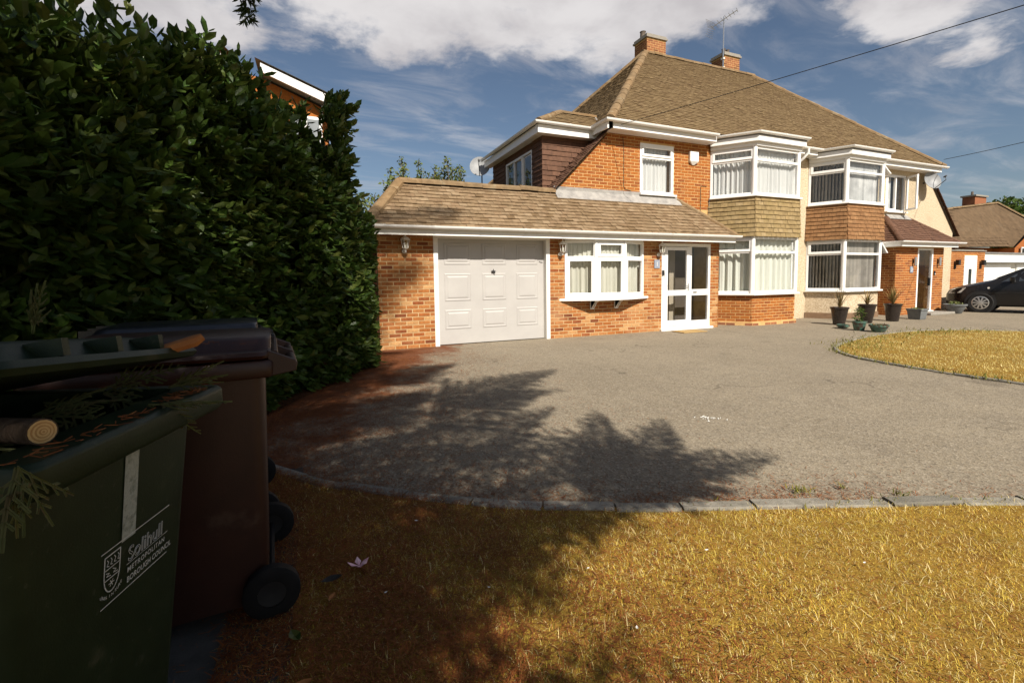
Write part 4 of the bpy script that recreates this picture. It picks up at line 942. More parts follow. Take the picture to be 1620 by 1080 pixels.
# ------------------------------------------------------------------ fittings on the houses
def lantern(name, loc, label):
    r = thing(name, loc, label, 'wall lamp', 'white wall lanterns on the brick front', local=True)
    m = MB(); m.lathe([(.0,-.01),(.045,-.01),(.045,.012),(.02,.02)], (0,-.005,-.12), 14, axis='y'); m.tube([(0,-.03,-.12),(0,-.08,-.15),(0,-.12,-.14),(0,-.13,-.10)], .011, 6); m.build('bracket', MT['metalw'], r)
    m = MB(); m.lathe([(.015,-.10),(.045,-.085),(.052,-.07)], (0,-.13,0), 6, smooth=False)
    for k in range(6):
        a = math.pi*2*k/6; c, s_ = math.cos(a), math.sin(a); m.tube([(c*.050,-.13+s_*.050,-.07),(c*.072,-.13+s_*.072,.08)], .006, 4)
    m.build('cage', MT['metalw'], r)
    m = MB(); m.lathe([(.088,.078),(.092,.088),(.055,.125),(.02,.145),(.012,.16),(.018,.17),(.006,.185)], (0,-.13,0), 6, smooth=False); m.build('cap', MT['metalw'], r)
    m = MB(); m.lathe([(.046,-.07),(.067,.078)], (0,-.13,0), 6, cap=False, smooth=False); m.build('lamp_glass', MT['lamp'], r)
    m = MB(); m.lathe([(.012,-.07),(.02,-.04),(.022,0),(.01,.03)], (0,-.13,0), 8); m.build('bulb', MT['upvc'], r)
    return r
lantern('wall_lantern', (1.56, YE-.012, 1.96), 'white wall lantern left of the garage door beside the hedge')
lantern('wall_lantern', (4.86, YE-.012, 1.93), 'white wall lantern between the garage door and the bow window')
lantern('wall_lantern', (7.50, YE-.012, 1.94), 'white wall lantern between the bow window and the glazed front door')
t = thing('alarm_box', (9.14, YM-.01, 4.3), 'white burglar alarm box on the upper orange brick wall', 'alarm box', local=True)
m = MB(); m.prism([(-.14,0),(-.14,-.07),(.14,-.07),(.14,0)], -.05, .20); m.build('case', MT['upvc'], t, bevel=.012)
m = MB(); m.hexa([(-.03,-.02,-.13),(.03,-.02,-.13),(.03,0,-.13),(-.03,0,-.13),(-.14,-.07,-.051),(.14,-.07,-.051),(.14,0,-.051),(-.14,0,-.051)]); m.build('strobe', MT['upvc_old'], t)
def plaque(loc, label, digit, w=.16, h=.20):
    t = thing('house_plaque', loc, label, 'house sign', local=True)
    m = MB(); m.box(-w/2, w/2, -.012, 0, -h/2, h/2); m.build('plate', MT['slate'], t, bevel=.004)
    add_text(t, digit, .14, (0, -.0135, -.05), MT['whitebit'], name='numeral')
def text_mesh(body, size, bold=0.0, outline=None, align='CENTER', spacing=1.0):
    cu = bpy.data.curves.new('text', 'FONT'); cu.body = body; cu.size = size; cu.align_x = align; cu.space_character = spacing; cu.resolution_u = 3
    if outline: cu.fill_mode = 'NONE'; cu.bevel_depth = outline; cu.bevel_resolution = 0
    else: cu.offset = bold
    o = bpy.data.objects.new('text', cu); C.objects.link(o); dg = bpy.context.evaluated_depsgraph_get()
    me = bpy.data.meshes.new_from_object(o.evaluated_get(dg)); bpy.data.objects.remove(o); bpy.data.curves.remove(cu); return me
def add_text(parent, body, size, loc, mat, name='lettering', rz=0.0, bold=0.0, outline=None, align='CENTER', spacing=1.0, sx=1.0, tilt=0.0):
    me = text_mesh(body, size, bold, outline, align, spacing); me.materials.clear(); me.materials.append(mat)
    o = bpy.data.objects.new(name, me); C.objects.link(o); o.parent = parent; o.location = loc; o.rotation_euler = (rad(90)+tilt, 0, rz); o.scale = (sx, 1, 1); return o
plaque((7.46, YE-.011, 1.60), 'small blue grey number plaque under the lantern by the front door', '1')
plaque((17.30, PY-.011, 1.42), 'small grey number plaque on the red brick porch', '3')
for x in (17.37, 18.74):
    t = thing('porch_light', (x, PY-.012, 1.68), 'slim black wall light %s of the porch doorway' % ('left' if x < 18 else 'right'), 'wall lamp', 'pair of slim porch lights', local=True)
    m = MB(); m.box(-.03,.03,-.02,0,-.06,.06); m.build('bracket', MT['black'], t); m = MB(); m.lathe([(.035,-.14),(.037,.12),(.02,.13)], (0,-.06,0), 10); m.build('shade', MT['alu'], t)
t = thing('porch_bell', (18.57, PY-.012, 1.30), 'small black and white doorbell beside the porch door', 'doorbell', local=True); m = MB(); m.box(-.03,.03,-.025,0,-.07,.07); m.build('case', MT['black'], t, bevel=.008); m = MB(); m.lathe([(.018,0),(.016,-.006)], (0,-.026,-.03), 12, axis='y'); m.build('button', MT['upvc'], t)
def sat_dish(name, loc, label, face, r=.36, mount=(0,.35,-.1), pole=None):
    t = thing(name, loc, label, 'satellite dish', local=True); f = Vector(face).normalized(); x = f.cross(Vector((0,0,1))).normalized(); y = x.cross(f)
    m = MB(); nr, ns = 6, 24; i0 = 0
    for side in (0, -.012):
        for a in range(nr+1):
            for b in range(ns):
                q = a/nr; an = 2*math.pi*b/ns; p = x*(math.cos(an)*r*q*.92) + y*(math.sin(an)*r*q) + f*(.09*q*q - .09 + side); m.v.append(tuple(p))
    off = (nr+1)*ns
    for k, o_ in enumerate((0, off)):
        for a in range(nr):
            for b in range(ns):
                A = o_+a*ns+b; B = o_+a*ns+(b+1)%ns; q = (A, B, B+ns, A+ns); m.f.append(q if k else tuple(reversed(q))); m.sm.append(True)
    for b in range(ns): A = nr*ns+b; B = nr*ns+(b+1)%ns; m.f.append((A, B, B+off, A+off)); m.sm.append(False)
    m.build('reflector', MT['dish'], t)
    tip = f*.42 - y*.10
    m = MB(); m.tube([-y*r*.98 - f*.02, tip - y*.12, tip], .012, 6); m.build('arm', MT['black'], t)
    m = MB(); m.tube([tip + f*.04, tip - f*.05], [.03,.022], 8); m.build('receiver', MT['black'], t)
    m = MB(); m.tube([f*-.10, f*-.16, Vector(mount)], .02, 6)
    if pole: m.tube([Vector(mount) , Vector(pole)], .02, 6)
    m.build('mount', MT['black'], t)
sat_dish('satellite_dish', (19.42, 9.20, 4.44), 'grey satellite dish high on the cream pebbledash wall', (-.35,-.9,.30), .31, (.05,.30,-.05))
sat_dish('satellite_dish', (4.72, 13.55, 4.70), 'pale satellite dish behind the dark tiled dormer', (-.35,-.85,.35), .33, (.10,.10,-.25), (.10,.10,-1.7))
# television aerial
t = thing('tv_aerial', (14.46, 13.55, 9.3), 'thin television aerial on a mast strapped to the far chimney', 'aerial')
m = MB(); m.tube([(14.46,13.55,8.9),(14.46,13.55,10.95)], .022, 6); m.build('mast', MT['alu'], t)
m = MB(); m.tube([(14.30,13.95,10.72),(14.62,13.1,10.98)], .014, 5); m.build('boom', MT['alu'], t)
for k in range(8):
    q = k/7; c = Vector((14.30,13.95,10.72)).lerp(Vector((14.62,13.1,10.98)), q); L = .24 - .1*q; m = MB(); m.tube([c+Vector((-L,-.09,0)), c+Vector((L,.09,0))], .008, 4); m.build('element', MT['alu'], t)
for sgn in (-1, 1):
    m = MB(); c = Vector((14.28,13.98,10.72)); q = [c+Vector((-.22,-.02,.02*sgn)), c+Vector((.22,.06,.02*sgn)), c+Vector((.22,.14,.30*sgn)), c+Vector((-.22,.06,.30*sgn))]
    for a in range(5): m.tube([q[0].lerp(q[3], a/4), q[1].lerp(q[2], a/4)], .007, 4)
    m.build('reflector', MT['alu'], t)
m = MB(); m.box(14.42,14.5,13.5,13.62,9.05,9.13); m.box(14.42,14.5,13.5,13.62,9.4,9.46); m.build('clamp', MT['metalw'], t)
def cable(name, a, b, sag, label, r=.008):
    a, b = Vector(a), Vector(b); m = MB(); pts = []
    for i in range(25):
        q = i/24; p = a.lerp(b, q); p.z -= sag*4*q*(1-q); pts.append(p)
    m.tube(pts, r, 5); return tag(m.build(name, MT['cable']), label, 'cable', 'telephone cables overhead')
cable('phone_cable', (6.63, 9.12, 4.80), (9.17, -1.6, 4.42), .05, 'thin dark phone cable crossing in front of the tiled roof', .0065)
cable('phone_cable', (19.9, 9.15, 5.15), (13.6, -2.0, 4.95), .25, 'thin dark phone cable reaching the right end of the cream house', .009)
cable('phone_cable', (47.0, 17.6, 6.3), (54.0, 12.0, 7.4), .1, 'thin dark cable above the far brown roof', .012)
t = thing('wall_wire', (6.98, YM, 4.0), 'black wire running down the upper brick wall', 'wire')
m = MB(); m.tube([(6.95,YM-.014,4.66),(6.98,YM-.014,4.4),(6.98,YM-.014,3.5),(7.03,YM-.014,3.42),(7.2,YM-.014,3.40)], .006, 5); m.build('lead', MT['cable'], t)
t = thing('wall_wire', (9.4, YM, 3.5), 'dark bent wire on the brick right of the alarm box', 'wire')
m = MB(); m.tube([(9.62,YM-.014,3.66),(9.44,YM-.014,3.66),(9.42,YM-.014,3.62),(9.42,YM-.014,2.85)], .006, 5); m.build('lead', MT['cable'], t)
t = thing('door_mat', (8.05, 8.36, 0), 'tan coir mat on the drive before the glazed front door', 'doormat'); m = MB(); m.box(7.72,8.42,8.20,8.62,.004,.022); m.build('pile', MT['mat_'], t, bevel=.004)
t = thing('porch_step', (18.05, 8.35, 0), 'low grey stone step before the porch door', 'step'); m = MB(); m.box(17.40,18.80,8.12,8.60,0,.075); m.build('tread', MT['stone'], t, bevel=.01)
# side gate between hedge and garage
t = thing('side_gate', (.80, 8.95, 0), 'brown stained board gate between the hedge and the garage', 'gate')
for k in range(7):
    m = MB(); x = .32 + k*.105; m.box(x, x+.099, 8.955, 8.975, .06, 2.02+random.uniform(-.004,.004)); m.build('board', MT['wood'], t, bevel=.003)
for z in (.3, 1.05, 1.8): m = MB(); m.box(.32,1.05,8.976,9.01,z,z+.09); m.build('rail', MT['wood'], t)
m = MB(); m.box(.96,1.02,8.93,8.953,1.03,1.10); m.lathe([(.015,0),(.02,-.02),(.008,-.03)], (.99,8.93,1.06), 8, axis='y'); m.build('latch', MT['black'], t)
m = MB(); m.box(1.00,1.068,8.99,9.06,0,2.08); m.build('gate_post', MT['wood'], t)

# ------------------------------------------------------------------ pots and plants before the rendered house
def spiky(parent, z, n, L, mat, seed, droop=.5, name='blade'):
    rs = random.Random(seed)
    for k in range(n):
        a = rs.uniform(0, 6.283); sp = rs.uniform(.08,.5); l = L*rs.uniform(.55,1.1); m = MB(); pts = []; w = rs.uniform(.011,.020)
        for i in range(5):
            q = i/4; r_ = l*sp*q*(1+droop*q*.6); pts.append(Vector((math.cos(a)*r_, math.sin(a)*r_, z + l*(q - droop*sp*q*q))))
        sd = Vector((-math.sin(a), math.cos(a), 0))
        for i in range(4):
            w0, w1 = w*(1-i/4.2), w*(1-(i+1)/4.2); m.face([pts[i]-sd*w0, pts[i]+sd*w0, pts[i+1]+sd*w1, pts[i+1]-sd*w1])
        m.build(name, mat, parent)
def pot(name, x, y, label, r0, r1, h, mat, n=20, square=False, plant=None, group=None, seed=1):
    t = thing(name, (x, y, 0), label, 'plant pot', group, local=True)
    m = MB(); k = 4 if square else n
    m.lathe([(r0*.9,.0),(r0,.012),(r1*.96,h-.05),(r1*1.05,h-.045),(r1*1.06,h),(r1*.92,h),(r1*.88,h-.03)], (0,0,0), k, smooth=not square, cap=False)
    m.face([(math.cos(6.283*j/k)*r0*.9, math.sin(6.283*j/k)*r0*.9, .001) for j in range(k)])
    p = m.build('pot_body', mat, t); p.rotation_euler[2] = rad(45) if square else 0
    m = MB(); m.lathe([(.0,h-.032),(r1*.885,h-.03)], (0,0,0), k, cap=False); q = m.build('compost', MT['soil'], t); q.rotation_euler[2] = rad(45) if square else 0
    if plant: plant(t, h-.03, seed)
    return t
PG = 'glazed pots on the drive edge'
pot('plant_pot', 12.43, 7.74, 'tall black pot with a dead spiky plant below the rendered bay, leftmost', .13, .20, .46, MT['potblack'], plant=lambda t,z,s: spiky(t,z,18,.66,MT['dryplant'],s), group=PG, seed=3)
pot('plant_pot', 13.50, 7.70, 'tall black pot with a thin arching spiky plant, centre of the bay', .12, .20, .50, MT['potblack'], plant=lambda t,z,s: spiky(t,z,24,.62,MT['dryplant'],s,.9), group=PG, seed=5)
pot('plant_pot', 14.56, 7.66, 'black pot with bushy straw coloured dead leaves by the porch corner', .14, .20, .48, MT['potblack'], plant=lambda t,z,s: spiky(t,z,40,.72,MT['dryplant'],s,.7), group=PG, seed=8)
def leafy(parent, z, seed, mat=None, rx=.14, h=.34, n=90, name='leaf_tuft'):
    rs = np.random.default_rng(seed); mats = []
    for k in range(n):
        q = rs.random(); a = rs.random()*6.283; r_ = rx*math.sqrt(rs.random())*(.5+math.sin(q*3.0)*.6)
        ex = Vector(rs.normal(size=3)).normalized(); ez = Vector(rs.normal(size=3)); ez = (ez-ex*ez.dot(ex)).normalized(); ey = ez.cross(ex); s = .7+.6*rs.random()
        mats.append(mat34(ex*s, ey*s, ez*s, (math.cos(a)*r_, math.sin(a)*r_, z+h*q)))
    V, F = spread(np.array([(0,-.012,0),(.05,0,.004),(0,.012,0),(-.05,0,.004)], float), [np.array([(0,1,2,3)])], np.array(mats)); np_obj(name, V, F, mat or MT['shrub'], parent, kind='stuff')
pot('plant_pot', 11.55, 6.74, 'small green glazed pot with a dark upright plant, left of the low bowl', .10, .14, .22, MT['potgreen'], plant=lambda t,z,s: leafy(t,z,s,MT['leaf'],.11,.34,120), group=PG, seed=4)
pot('plant_pot', 11.60, 6.36, 'low wide green bowl with a dark red rim at the lawn edge', .12, .18, .17, MT['potgreen'], plant=lambda t,z,s: leafy(t,z,s,MT['dryplant'],.12,.03,40), group=PG, seed=6)
pot('plant_pot', 11.75, 7.22, 'tiny green dish in front of the leftmost black pot', .09, .13, .09, MT['potgreen'], group=PG, seed=7)
pot('planter', 15.72, 7.66, 'square grey planter left of the porch step', .20, .25, .30, MT['planter'], square=True, plant=lambda t,z,s: leafy(t,z,s,MT['shrub'],.15,.05,40), group='grey planters by the porch', seed=9)
pot('planter', 18.9, 8.2, 'round grey planter with a low plant right of the porch step', .17, .28, .30, MT['planter'], plant=lambda t,z,s: leafy(t,z,s,MT['shrub'],.18,.10,80), group='grey planters by the porch', seed=10)

t = thing('flower_vase', (17.86, 8.98, .09), 'red flowers in a dark vase inside the porch doorway', 'flowers', local=True); m = MB(); m.lathe([(.07,0),(.10,.12),(.06,.26),(.08,.30)], (0,0,0), 14); m.build('vase', MT['potblack'], t); leafy(t, .28, 12, MT['redflower'], .15, .34, 120, name='blooms')

# ------------------------------------------------------------------ link wall, garages, far house
t = thing('link_wall', (23.4, 10.2, 0), 'red brick wall with a white glazed door right of the rendered house', 'wall')
m = MB(); hh = [(23.98,24.92,.0,1.98)]; wall(m, (0,10.2), UX, NF, 21.47, 25.55, 0, 2.16, hh, .2); LW = m.build('masonry', MT['mortar'], t)
it = bricks_on((0,10.2), UX, NF, 21.47, 25.55, .0, 2.15, hh); laid('brick', 'brickwork', it, BV, BF, MT['brick_red'], LW, 200)
m = MB(); m.box(21.47,25.55,10.15,10.42,2.161,2.20); m.build('coping', MT['stone'], t)
m = MB(); m.box(23.98,24.04,10.18,10.25,0,1.98); m.box(24.86,24.92,10.18,10.25,0,1.98); m.box(24.04,24.86,10.18,10.25,1.92,1.98); m.box(24.04,24.86,10.20,10.24,.03,1.92); WD = m.build('white_door', MT['upvc'], t)
m = MB(); m.box(24.36,24.56,10.185,10.198,.75,1.45); m.build('pane', MT['glass_dark'], WD); m = MB(); m.box(24.38,24.56,10.185,10.198,.50,.58); m.build('letterbox', MT['black'], WD)
for x in (23.3, 25.2):
    l = thing('box_lamp', (x, 10.19, 1.62), 'dark wall lamp %s of the white side door' % ('left' if x < 24 else 'right'), 'wall lamp', 'lamps on the link wall', local=True)
    m = MB(); m.box(-.05,.05,-.03,0,-.16,.02); m.build('bracket', MT['black'], l); m = MB(); m.prism([(-.07,-.16),(.07,-.16),(.05,-.04),(-.05,-.04)], -.02, .18); m.build('shade', MT['black'], l); m = MB(); m.box(.055,.075,-.14,-.06,0,.15); m.build('lamp_glass', MT['metalw'], l)
t = thing('garage_block', (29, 10.6, 0), 'low white flat roofed garages behind the parked car', 'garage')
m = MB(); m.box(25.56,36,10.6,16,0,1.70); m.build('garage_wall', MT['upvc_old'], t)
m = MB(); m.box(25.45,36,10.30,16.2,1.72,2.08); m.build('fascia', MT['upvc'], t); m = MB(); m.box(25.40,36,10.25,16.3,2.081,2.14); m.build('flat_roof', MT['leadgrey'], t)
for x in (25.95, 29.2, 32.4):
    m = MB(); m.box(x, x+2.7, 10.55, 10.595, .02, 1.66); d = m.build('garage_door', MT['upvc'], t)
    for k in range(9): m = MB(); m.box(x+.03, x+2.67, 10.535, 10.549, .06+k*.175, .06+k*.175+.165); m.build('door_slat', MT['upvc'], d)
t = thing('far_house', (44, 19, 0), 'distant brown roofed house beyond the white garages', 'house')
m = MB(); m.box(38.5,52,18.2,26,0,3.1); FW = m.build('wall', MT['brick_red'], t)
m = MB(); e0, e1, r0_, r1_ = (38.0,17.5,2.95),(46.5,17.5,3.2),(41.6,19.6,5.75),(50.0,19.6,6.75)
m.face([(38.6,17.5,2.98),(46.9,17.5,3.15),(50.2,19.5,6.75),(42.6,19.5,5.9)]); m.face([(46.9,17.5,3.15),(54.0,16.0,3.0),(50.2,19.5,6.75)]); m.face([(42.6,19.5,5.9),(50.2,19.5,6.75),(51,26,3.2),(38.6,26,3.2)]); m.face([(38.6,26,3.2),(38.6,17.5,2.98),(42.6,19.5,5.9)])
FR = m.build('roof', MT['tile_far'], t)
fu = Vector((46.9-38.6, 0, .17)).normalized(); fv = (Vector((42.6,19.5,5.9)) - Vector((38.6,17.5,2.98))); fv = (fv - fu*fv.dot(fu)); fl = fv.length; fv /= fl; fn = fu.cross(fv)
tvf, tff = tile_base(.33, .26, .03)
it = tiles_on((38.6,17.45,2.98), fu, fv, fn, fl, lambda q: (4.0*q/fl, 8.3+3.3*q/fl), .26, .333, .01, .008); laid('roof_tile', 'roof_tiling', it, tvf, tff, MT['tile_far'], FR, 0)
ridge_run('ridge_tile', (42.6,19.5,5.95), (50.2,19.5,6.8), FR, MT['ridge'], .6, .12); ridge_run('hip_tile', (50.2,19.5,6.8), (54.0,16.0,3.05), FR, MT['ridge'], .6, .14)
def small_window(parent, x0, x1, y, z0, z1, nx, nz):
    m = MB(); 
    for i in range(nx+1): x = x0+(x1-x0)*i/nx; m.box(x-.04,x+.04,y-.06,y,z0,z1)
    for i in range(nz+1): z = z0+(z1-z0)*i/nz; m.box(x0-.04,x1+.04,y-.055,y-.005,z-.04,z+.04)
    w = m.build('window', MT['upvc'], parent); g = MB(); g.box(x0,x1,y-.03,y-.025,z0,z1); g.build('pane', MT['glass_dark'], w); return w
small_window(t, 41.0, 44.6, 17.95, 2.05, 2.90, 6, 2); small_window(t, 47.2, 49.6, 16.9, 2.2, 3.05, 4, 2)
m = MB(); m.box(46.6,54,17.0,18.19,0,3.05); m.face([(46.6,16.99,3.05),(54,16.99,3.05),(54,16.99,4.2),(50.2,16.99,5.0)]); m.build('wing_wall', MT['brick_red'], t)
m = MB(); m.box(49.2,49.75,16.82,16.99,3.6,4.05); m.build('alarm_case', MT['upvc'], t)
for (x, y, w, z0, z1) in ((48.6,20.2,1.7,6.2,7.35),(42.0,21.5,1.4,5.5,6.35)):
    m = MB(); m.box(x,x+w,y,y+.8,z0,z1); c = m.build('chimney', MT['brick_dark'], t); m = MB(); m.box(x-.1,x+w+.1,y-.1,y+.9,z1,z1+.12); m.build('chimney_cap', MT['stone'], c)
    m = MB(); m.lathe([(.1,0),(.08,.35)], (x+w*.3,y+.4,z1+.1), 8); m.build('chimney_pot', MT['terracotta'], c)
# house hidden behind the hedge
t = thing('hedge_side_house', (-2.4, 12.2, 0), 'brick house with white barge board showing above the laurel hedge', 'house')
m = MB(); m.prism([(-2.75,12.0),(.42,12.0),(.42,20),(-2.75,20)], 0, 5.10); m.build('wall', MT['brick_main'], t); m = MB(); m.box(-5.3,-2.751,12.0,20,0,3.0); m.build('low_wall', MT['brick_main'], t)
m = MB(); gp = [(-5.2,3.0),(-2.745,3.0),(-2.745,5.101),(.42,5.101),(.42,5.28),(-.9,5.80),(-1.2,5.86),(-1.56,6.12)]; m.face([(x,11.97,z) for x, z in gp]); m.face([(x,12.2,z) for x, z in reversed(gp)]); [m.face([(gp[k-1][0],11.97,gp[k-1][1]),(gp[k-1][0],12.2,gp[k-1][1]),(gp[k][0],12.2,gp[k][1]),(gp[k][0],11.97,gp[k][1])]) for k in range(len(gp))]; m.build('gable_wall', MT['brick_main'], t)
m = MB(); m.box(-.36,.30,11.93,11.968,4.25,5.09); sw = m.build('window', MT['upvc'], t, bevel=.01); m = MB(); m.box(-.30,-.08,11.915,11.928,4.32,5.02); m.build('pane', MT['pane_grey'], sw); m = MB(); m.box(-.02,.24,11.915,11.928,4.32,5.02); m.build('pane', MT['pane_grey'], sw)
m = MB(); m.hexa([(-.9,11.65,5.83),(.52,11.65,5.30),(.52,11.70,5.30),(-.9,11.70,5.83),(-.9,11.65,6.02),(.52,11.65,5.49),(.52,11.70,5.49),(-.9,11.70,6.02)]); m.build('barge_board', MT['upvc'], t)
m = MB(); m.face([(-1.0,11.6,6.09),(.57,11.6,5.51),(.57,20,5.51),(-1.0,20,6.09)]); m.face([(-.9,11.72,5.85),(-.9,20,5.85),(.50,20,5.32),(.50,11.72,5.32)]); m.box(.30,.48,11.72,12.0,5.08,5.28); m.build('side_roof', MT['leadgrey'], t)
m = MB(); m.hexa([(-5.2,11.6,2.92),(-1.62,11.6,5.95),(-1.62,11.66,5.95),(-5.2,11.66,2.92),(-5.2,11.6,3.06),(-1.62,11.6,6.09),(-1.62,11.66,6.09),(-5.2,11.66,3.06)]); m.build('barge_board', MT['upvc'], t)
m = MB(); m.face([(-5.4,11.5,2.96),(-1.56,11.5,6.20),(-1.56,20,6.20),(-5.4,20,2.96)]); m.face([(-1.56,11.5,6.20),(-1.25,11.5,5.9),(-1.25,20,5.9),(-1.56,20,6.20)]); m.build('main_roof', MT['tile'], t)
t = thing('garden_shed', (-.2, 11.2, 0), 'low tiled roof corner peeping past the hedge end', 'shed')
m = MB(); m.box(-2.2,.62,11.0,13,0,2.9); m.build('wall', MT['brick_dark'], t); m = MB(); m.face([(-2.3,10.7,3.42),(.82,10.7,3.42),(.40,11.8,3.75),(-2.3,11.8,3.75)]); m.face([(.82,10.7,3.42),(.82,13,3.42),(.4,11.8,3.75)]); m.box(-2.2,.78,10.75,10.8,3.3,3.41); m.box(-2.2,.6,10.81,11,2.9,3.4); m.build('roof', MT['ridge'], t)

# ------------------------------------------------------------------ laurel hedge
LEAFV = np.array([(0,0,0),(-.026,.032,.005),(0,.032,-.004),(.026,.032,.005),(-.031,.088,.007),(0,.088,-.004),(.031,.088,.007),(0,.130,.010)], float)
LEAF3 = np.array([(0,2,1),(0,3,2),(4,5,7),(5,6,7)]); LEAF4 = np.array([(1,2,5,4),(2,3,6,5)])
HP = np.array([(-2.15,1.6),(-1.72,2.75),(-1.40,3.50),(-1.03,4.17),(-.80,4.58),(-.66,4.85),(-.30,5.42),(-.05,5.82),(.17,6.22),(.31,6.48),(.48,6.80),(.74,7.6),(.70,8.2)])
HT = np.array([2.50,2.62,2.70,2.86,2.98,3.34,3.34,2.86,3.22,3.46,3.08,2.58,2.2]); hs = np.r_[0, np.cumsum(np.hypot(*np.diff(HP, axis=0).T))]; HL = hs[-1]
hedge = thing('laurel_hedge', (-.6, 5.2, 0), 'tall glossy dark green laurel hedge along the left of the drive', 'hedge')
def hedge_pt(s): return np.array([np.interp(s, hs, HP[:,0]), np.interp(s, hs, HP[:,1])])
def hedge_n(s):
    a, b = hedge_pt(max(0, s-.25)), hedge_pt(min(HL, s+.25)); d = (b-a)/np.linalg.norm(b-a); return np.array([d[1], -d[0]])
def lump(s, z): return .10*math.sin(s*2.3+z*1.7) + .07*math.sin(s*5.1-z*3.3+1) + .05*math.sin(z*6.1+s*1.3)
mats = []; stems = MB()
def shoot(base, d, L, nl, sc=1.0):
    d = Vector(d).normalized(); a = Vector((0,0,1)) if abs(d.z) < .85 else Vector((1,0,0)); x = (a-d*a.dot(d)).normalized(); y = d.cross(x)
    if random.random() < .25: stems.tube([base, base + d*L*.9], [.004,.002], 4, cap=False)
    for k in range(nl):
        q = (k+.6)/nl; ang = k*2.4 + random.uniform(-.4,.4); rad_ = (x*math.cos(ang) + y*math.sin(ang)); op = random.uniform(.5,1.15)*(1.1-.5*q)
        ey = (d*math.cos(op) + rad_*math.sin(op)); ey = (ey + Vector((0,0,-.18))).normalized()
        ez = (d*.5 + Vector((0,0,.55)) - rad_*.3); ez = (ez - ey*ez.dot(ey)).normalized(); ex = ey.cross(ez); s = sc*random.uniform(.5,1.22)
        mats.append(mat34(ex*s, ey*s, ez*s, base + d*(L*q)))
for k in range(5200):
    s = random.uniform(0, HL); top = float(np.interp(s, hs, HT)) + .12*math.sin(s*3.1); z = top*(1-(1-random.random())**1.0)
    p = hedge_pt(s); n_ = hedge_n(s); rise = max(0, (z-(top-.9))/.9); dep = abs(random.gauss(0, .16)) + .55*rise**2 + (.12 if z < .25 else 0)
    q = p + n_*(lump(s, z) - dep)
    d = Vector((n_[0], n_[1], 0))*(1-.5*rise) + Vector((random.gauss(0,.35), random.gauss(0,.35), .35+.75*rise+random.gauss(0,.3)))
    shoot(Vector((q[0], q[1], max(.03, z))), d, random.uniform(.08,.20), random.randint(5,8))
for k in range(1500):            # flat top and rear of the hedge, upright young shoots on the crest
    s = random.uniform(0, HL); top = float(np.interp(s, hs, HT)) + .12*math.sin(s*3.1); p = hedge_pt(s); n_ = hedge_n(s); b = random.uniform(.35, 1.7)
    z = top - .03 + .10*math.sin(s*7+b*4) - .08*(b-.5)**2; q = p + n_*(lump(s, z) - b)
    shoot(Vector((q[0], q[1], z)), (random.gauss(0,.3), random.gauss(0,.3), 1), random.uniform(.10,.30), random.randint(6,10))
for k in range(60):
    s = random.uniform(1.5, HL-.5); top = float(np.interp(s, hs, HT)) + .12*math.sin(s*3.1); p = hedge_pt(s); n_ = hedge_n(s); q = p - n_*random.uniform(.35,.9)
    shoot(Vector((q[0], q[1], top-.05)), (random.gauss(0,.2), random.gauss(0,.2), 1), random.uniform(.25,.42), random.randint(8,12), .9)
for k in range(6500):            # leaves inside the body of the hedge
    s = random.uniform(0, HL); top = float(np.interp(s, hs, HT)) + .12*math.sin(s*3.1); p = hedge_pt(s); n_ = hedge_n(s); b = random.uniform(.45, 1.6); z = random.uniform(.2, top-.1); q = p - n_*b
    shoot(Vector((q[0], q[1], z)), (random.gauss(0,1), random.gauss(0,1), .4), .2, 5, 1.6)
for k in range(330):             # a tall column of shoots near the far end
    z = 1.2 + 2.35*random.random()**1.25; q = Vector((.28+random.gauss(0,.08), 6.66+random.gauss(0,.16), z)); shoot(q, (random.gauss(.6,.4), random.gauss(-.2,.4), .7), random.uniform(.1,.22), 7)
for k in range(26):
    q = Vector((random.uniform(-1.55,-1.0), random.uniform(3.3,4.4), random.uniform(2.62,2.85))); shoot(q, (random.gauss(0,.25), random.gauss(0,.25), 1), random.uniform(.2,.36), 9, .9)
for k in range(260):             # the rounded far end by the gate, and a sprig reaching across it
    z = random.uniform(.1, 2.3); a = random.uniform(-1.2, 1.6); q = Vector((.30+.45*math.cos(a), 8.05+.35*math.sin(a), z)); shoot(q, (math.cos(a), math.sin(a)-.3, .3), .15, 7)
for z, x in ((1.95,.92),(1.80,.86),(1.55,.88),(1.2,.84)): shoot(Vector((x-.25, 8.0, z-.05)), (.9,-.1,.5), .32, 9, .85)
mats.sort(key=lambda m_: m_[0,3]**2 + m_[1,3]**2 + (m_[2,3]-1.3)**2)
view = [m_ for m_ in mats if (m_[0,3]*rgt.x+m_[1,3]*rgt.y)/(m_[0,3]*fwd.x+m_[1,3]*fwd.y+1e-6) > -1.08 and m_[1,3] > 2.2][:300]
ids = {id(v_) for v_ in view}
laid('leaf', 'leaf', view, LEAFV, [LEAF3, LEAF4], MT['leaf'], hedge, 300)
V, F = spread(LEAFV, [LEAF3, LEAF4], np.array([m_ for m_ in mats if id(m_) not in ids])); np_obj('foliage', V, F, MT['leaf'], hedge, smooth=False, kind='stuff')
stems.build('twigs', MT['shoot'], hedge, kind='stuff')
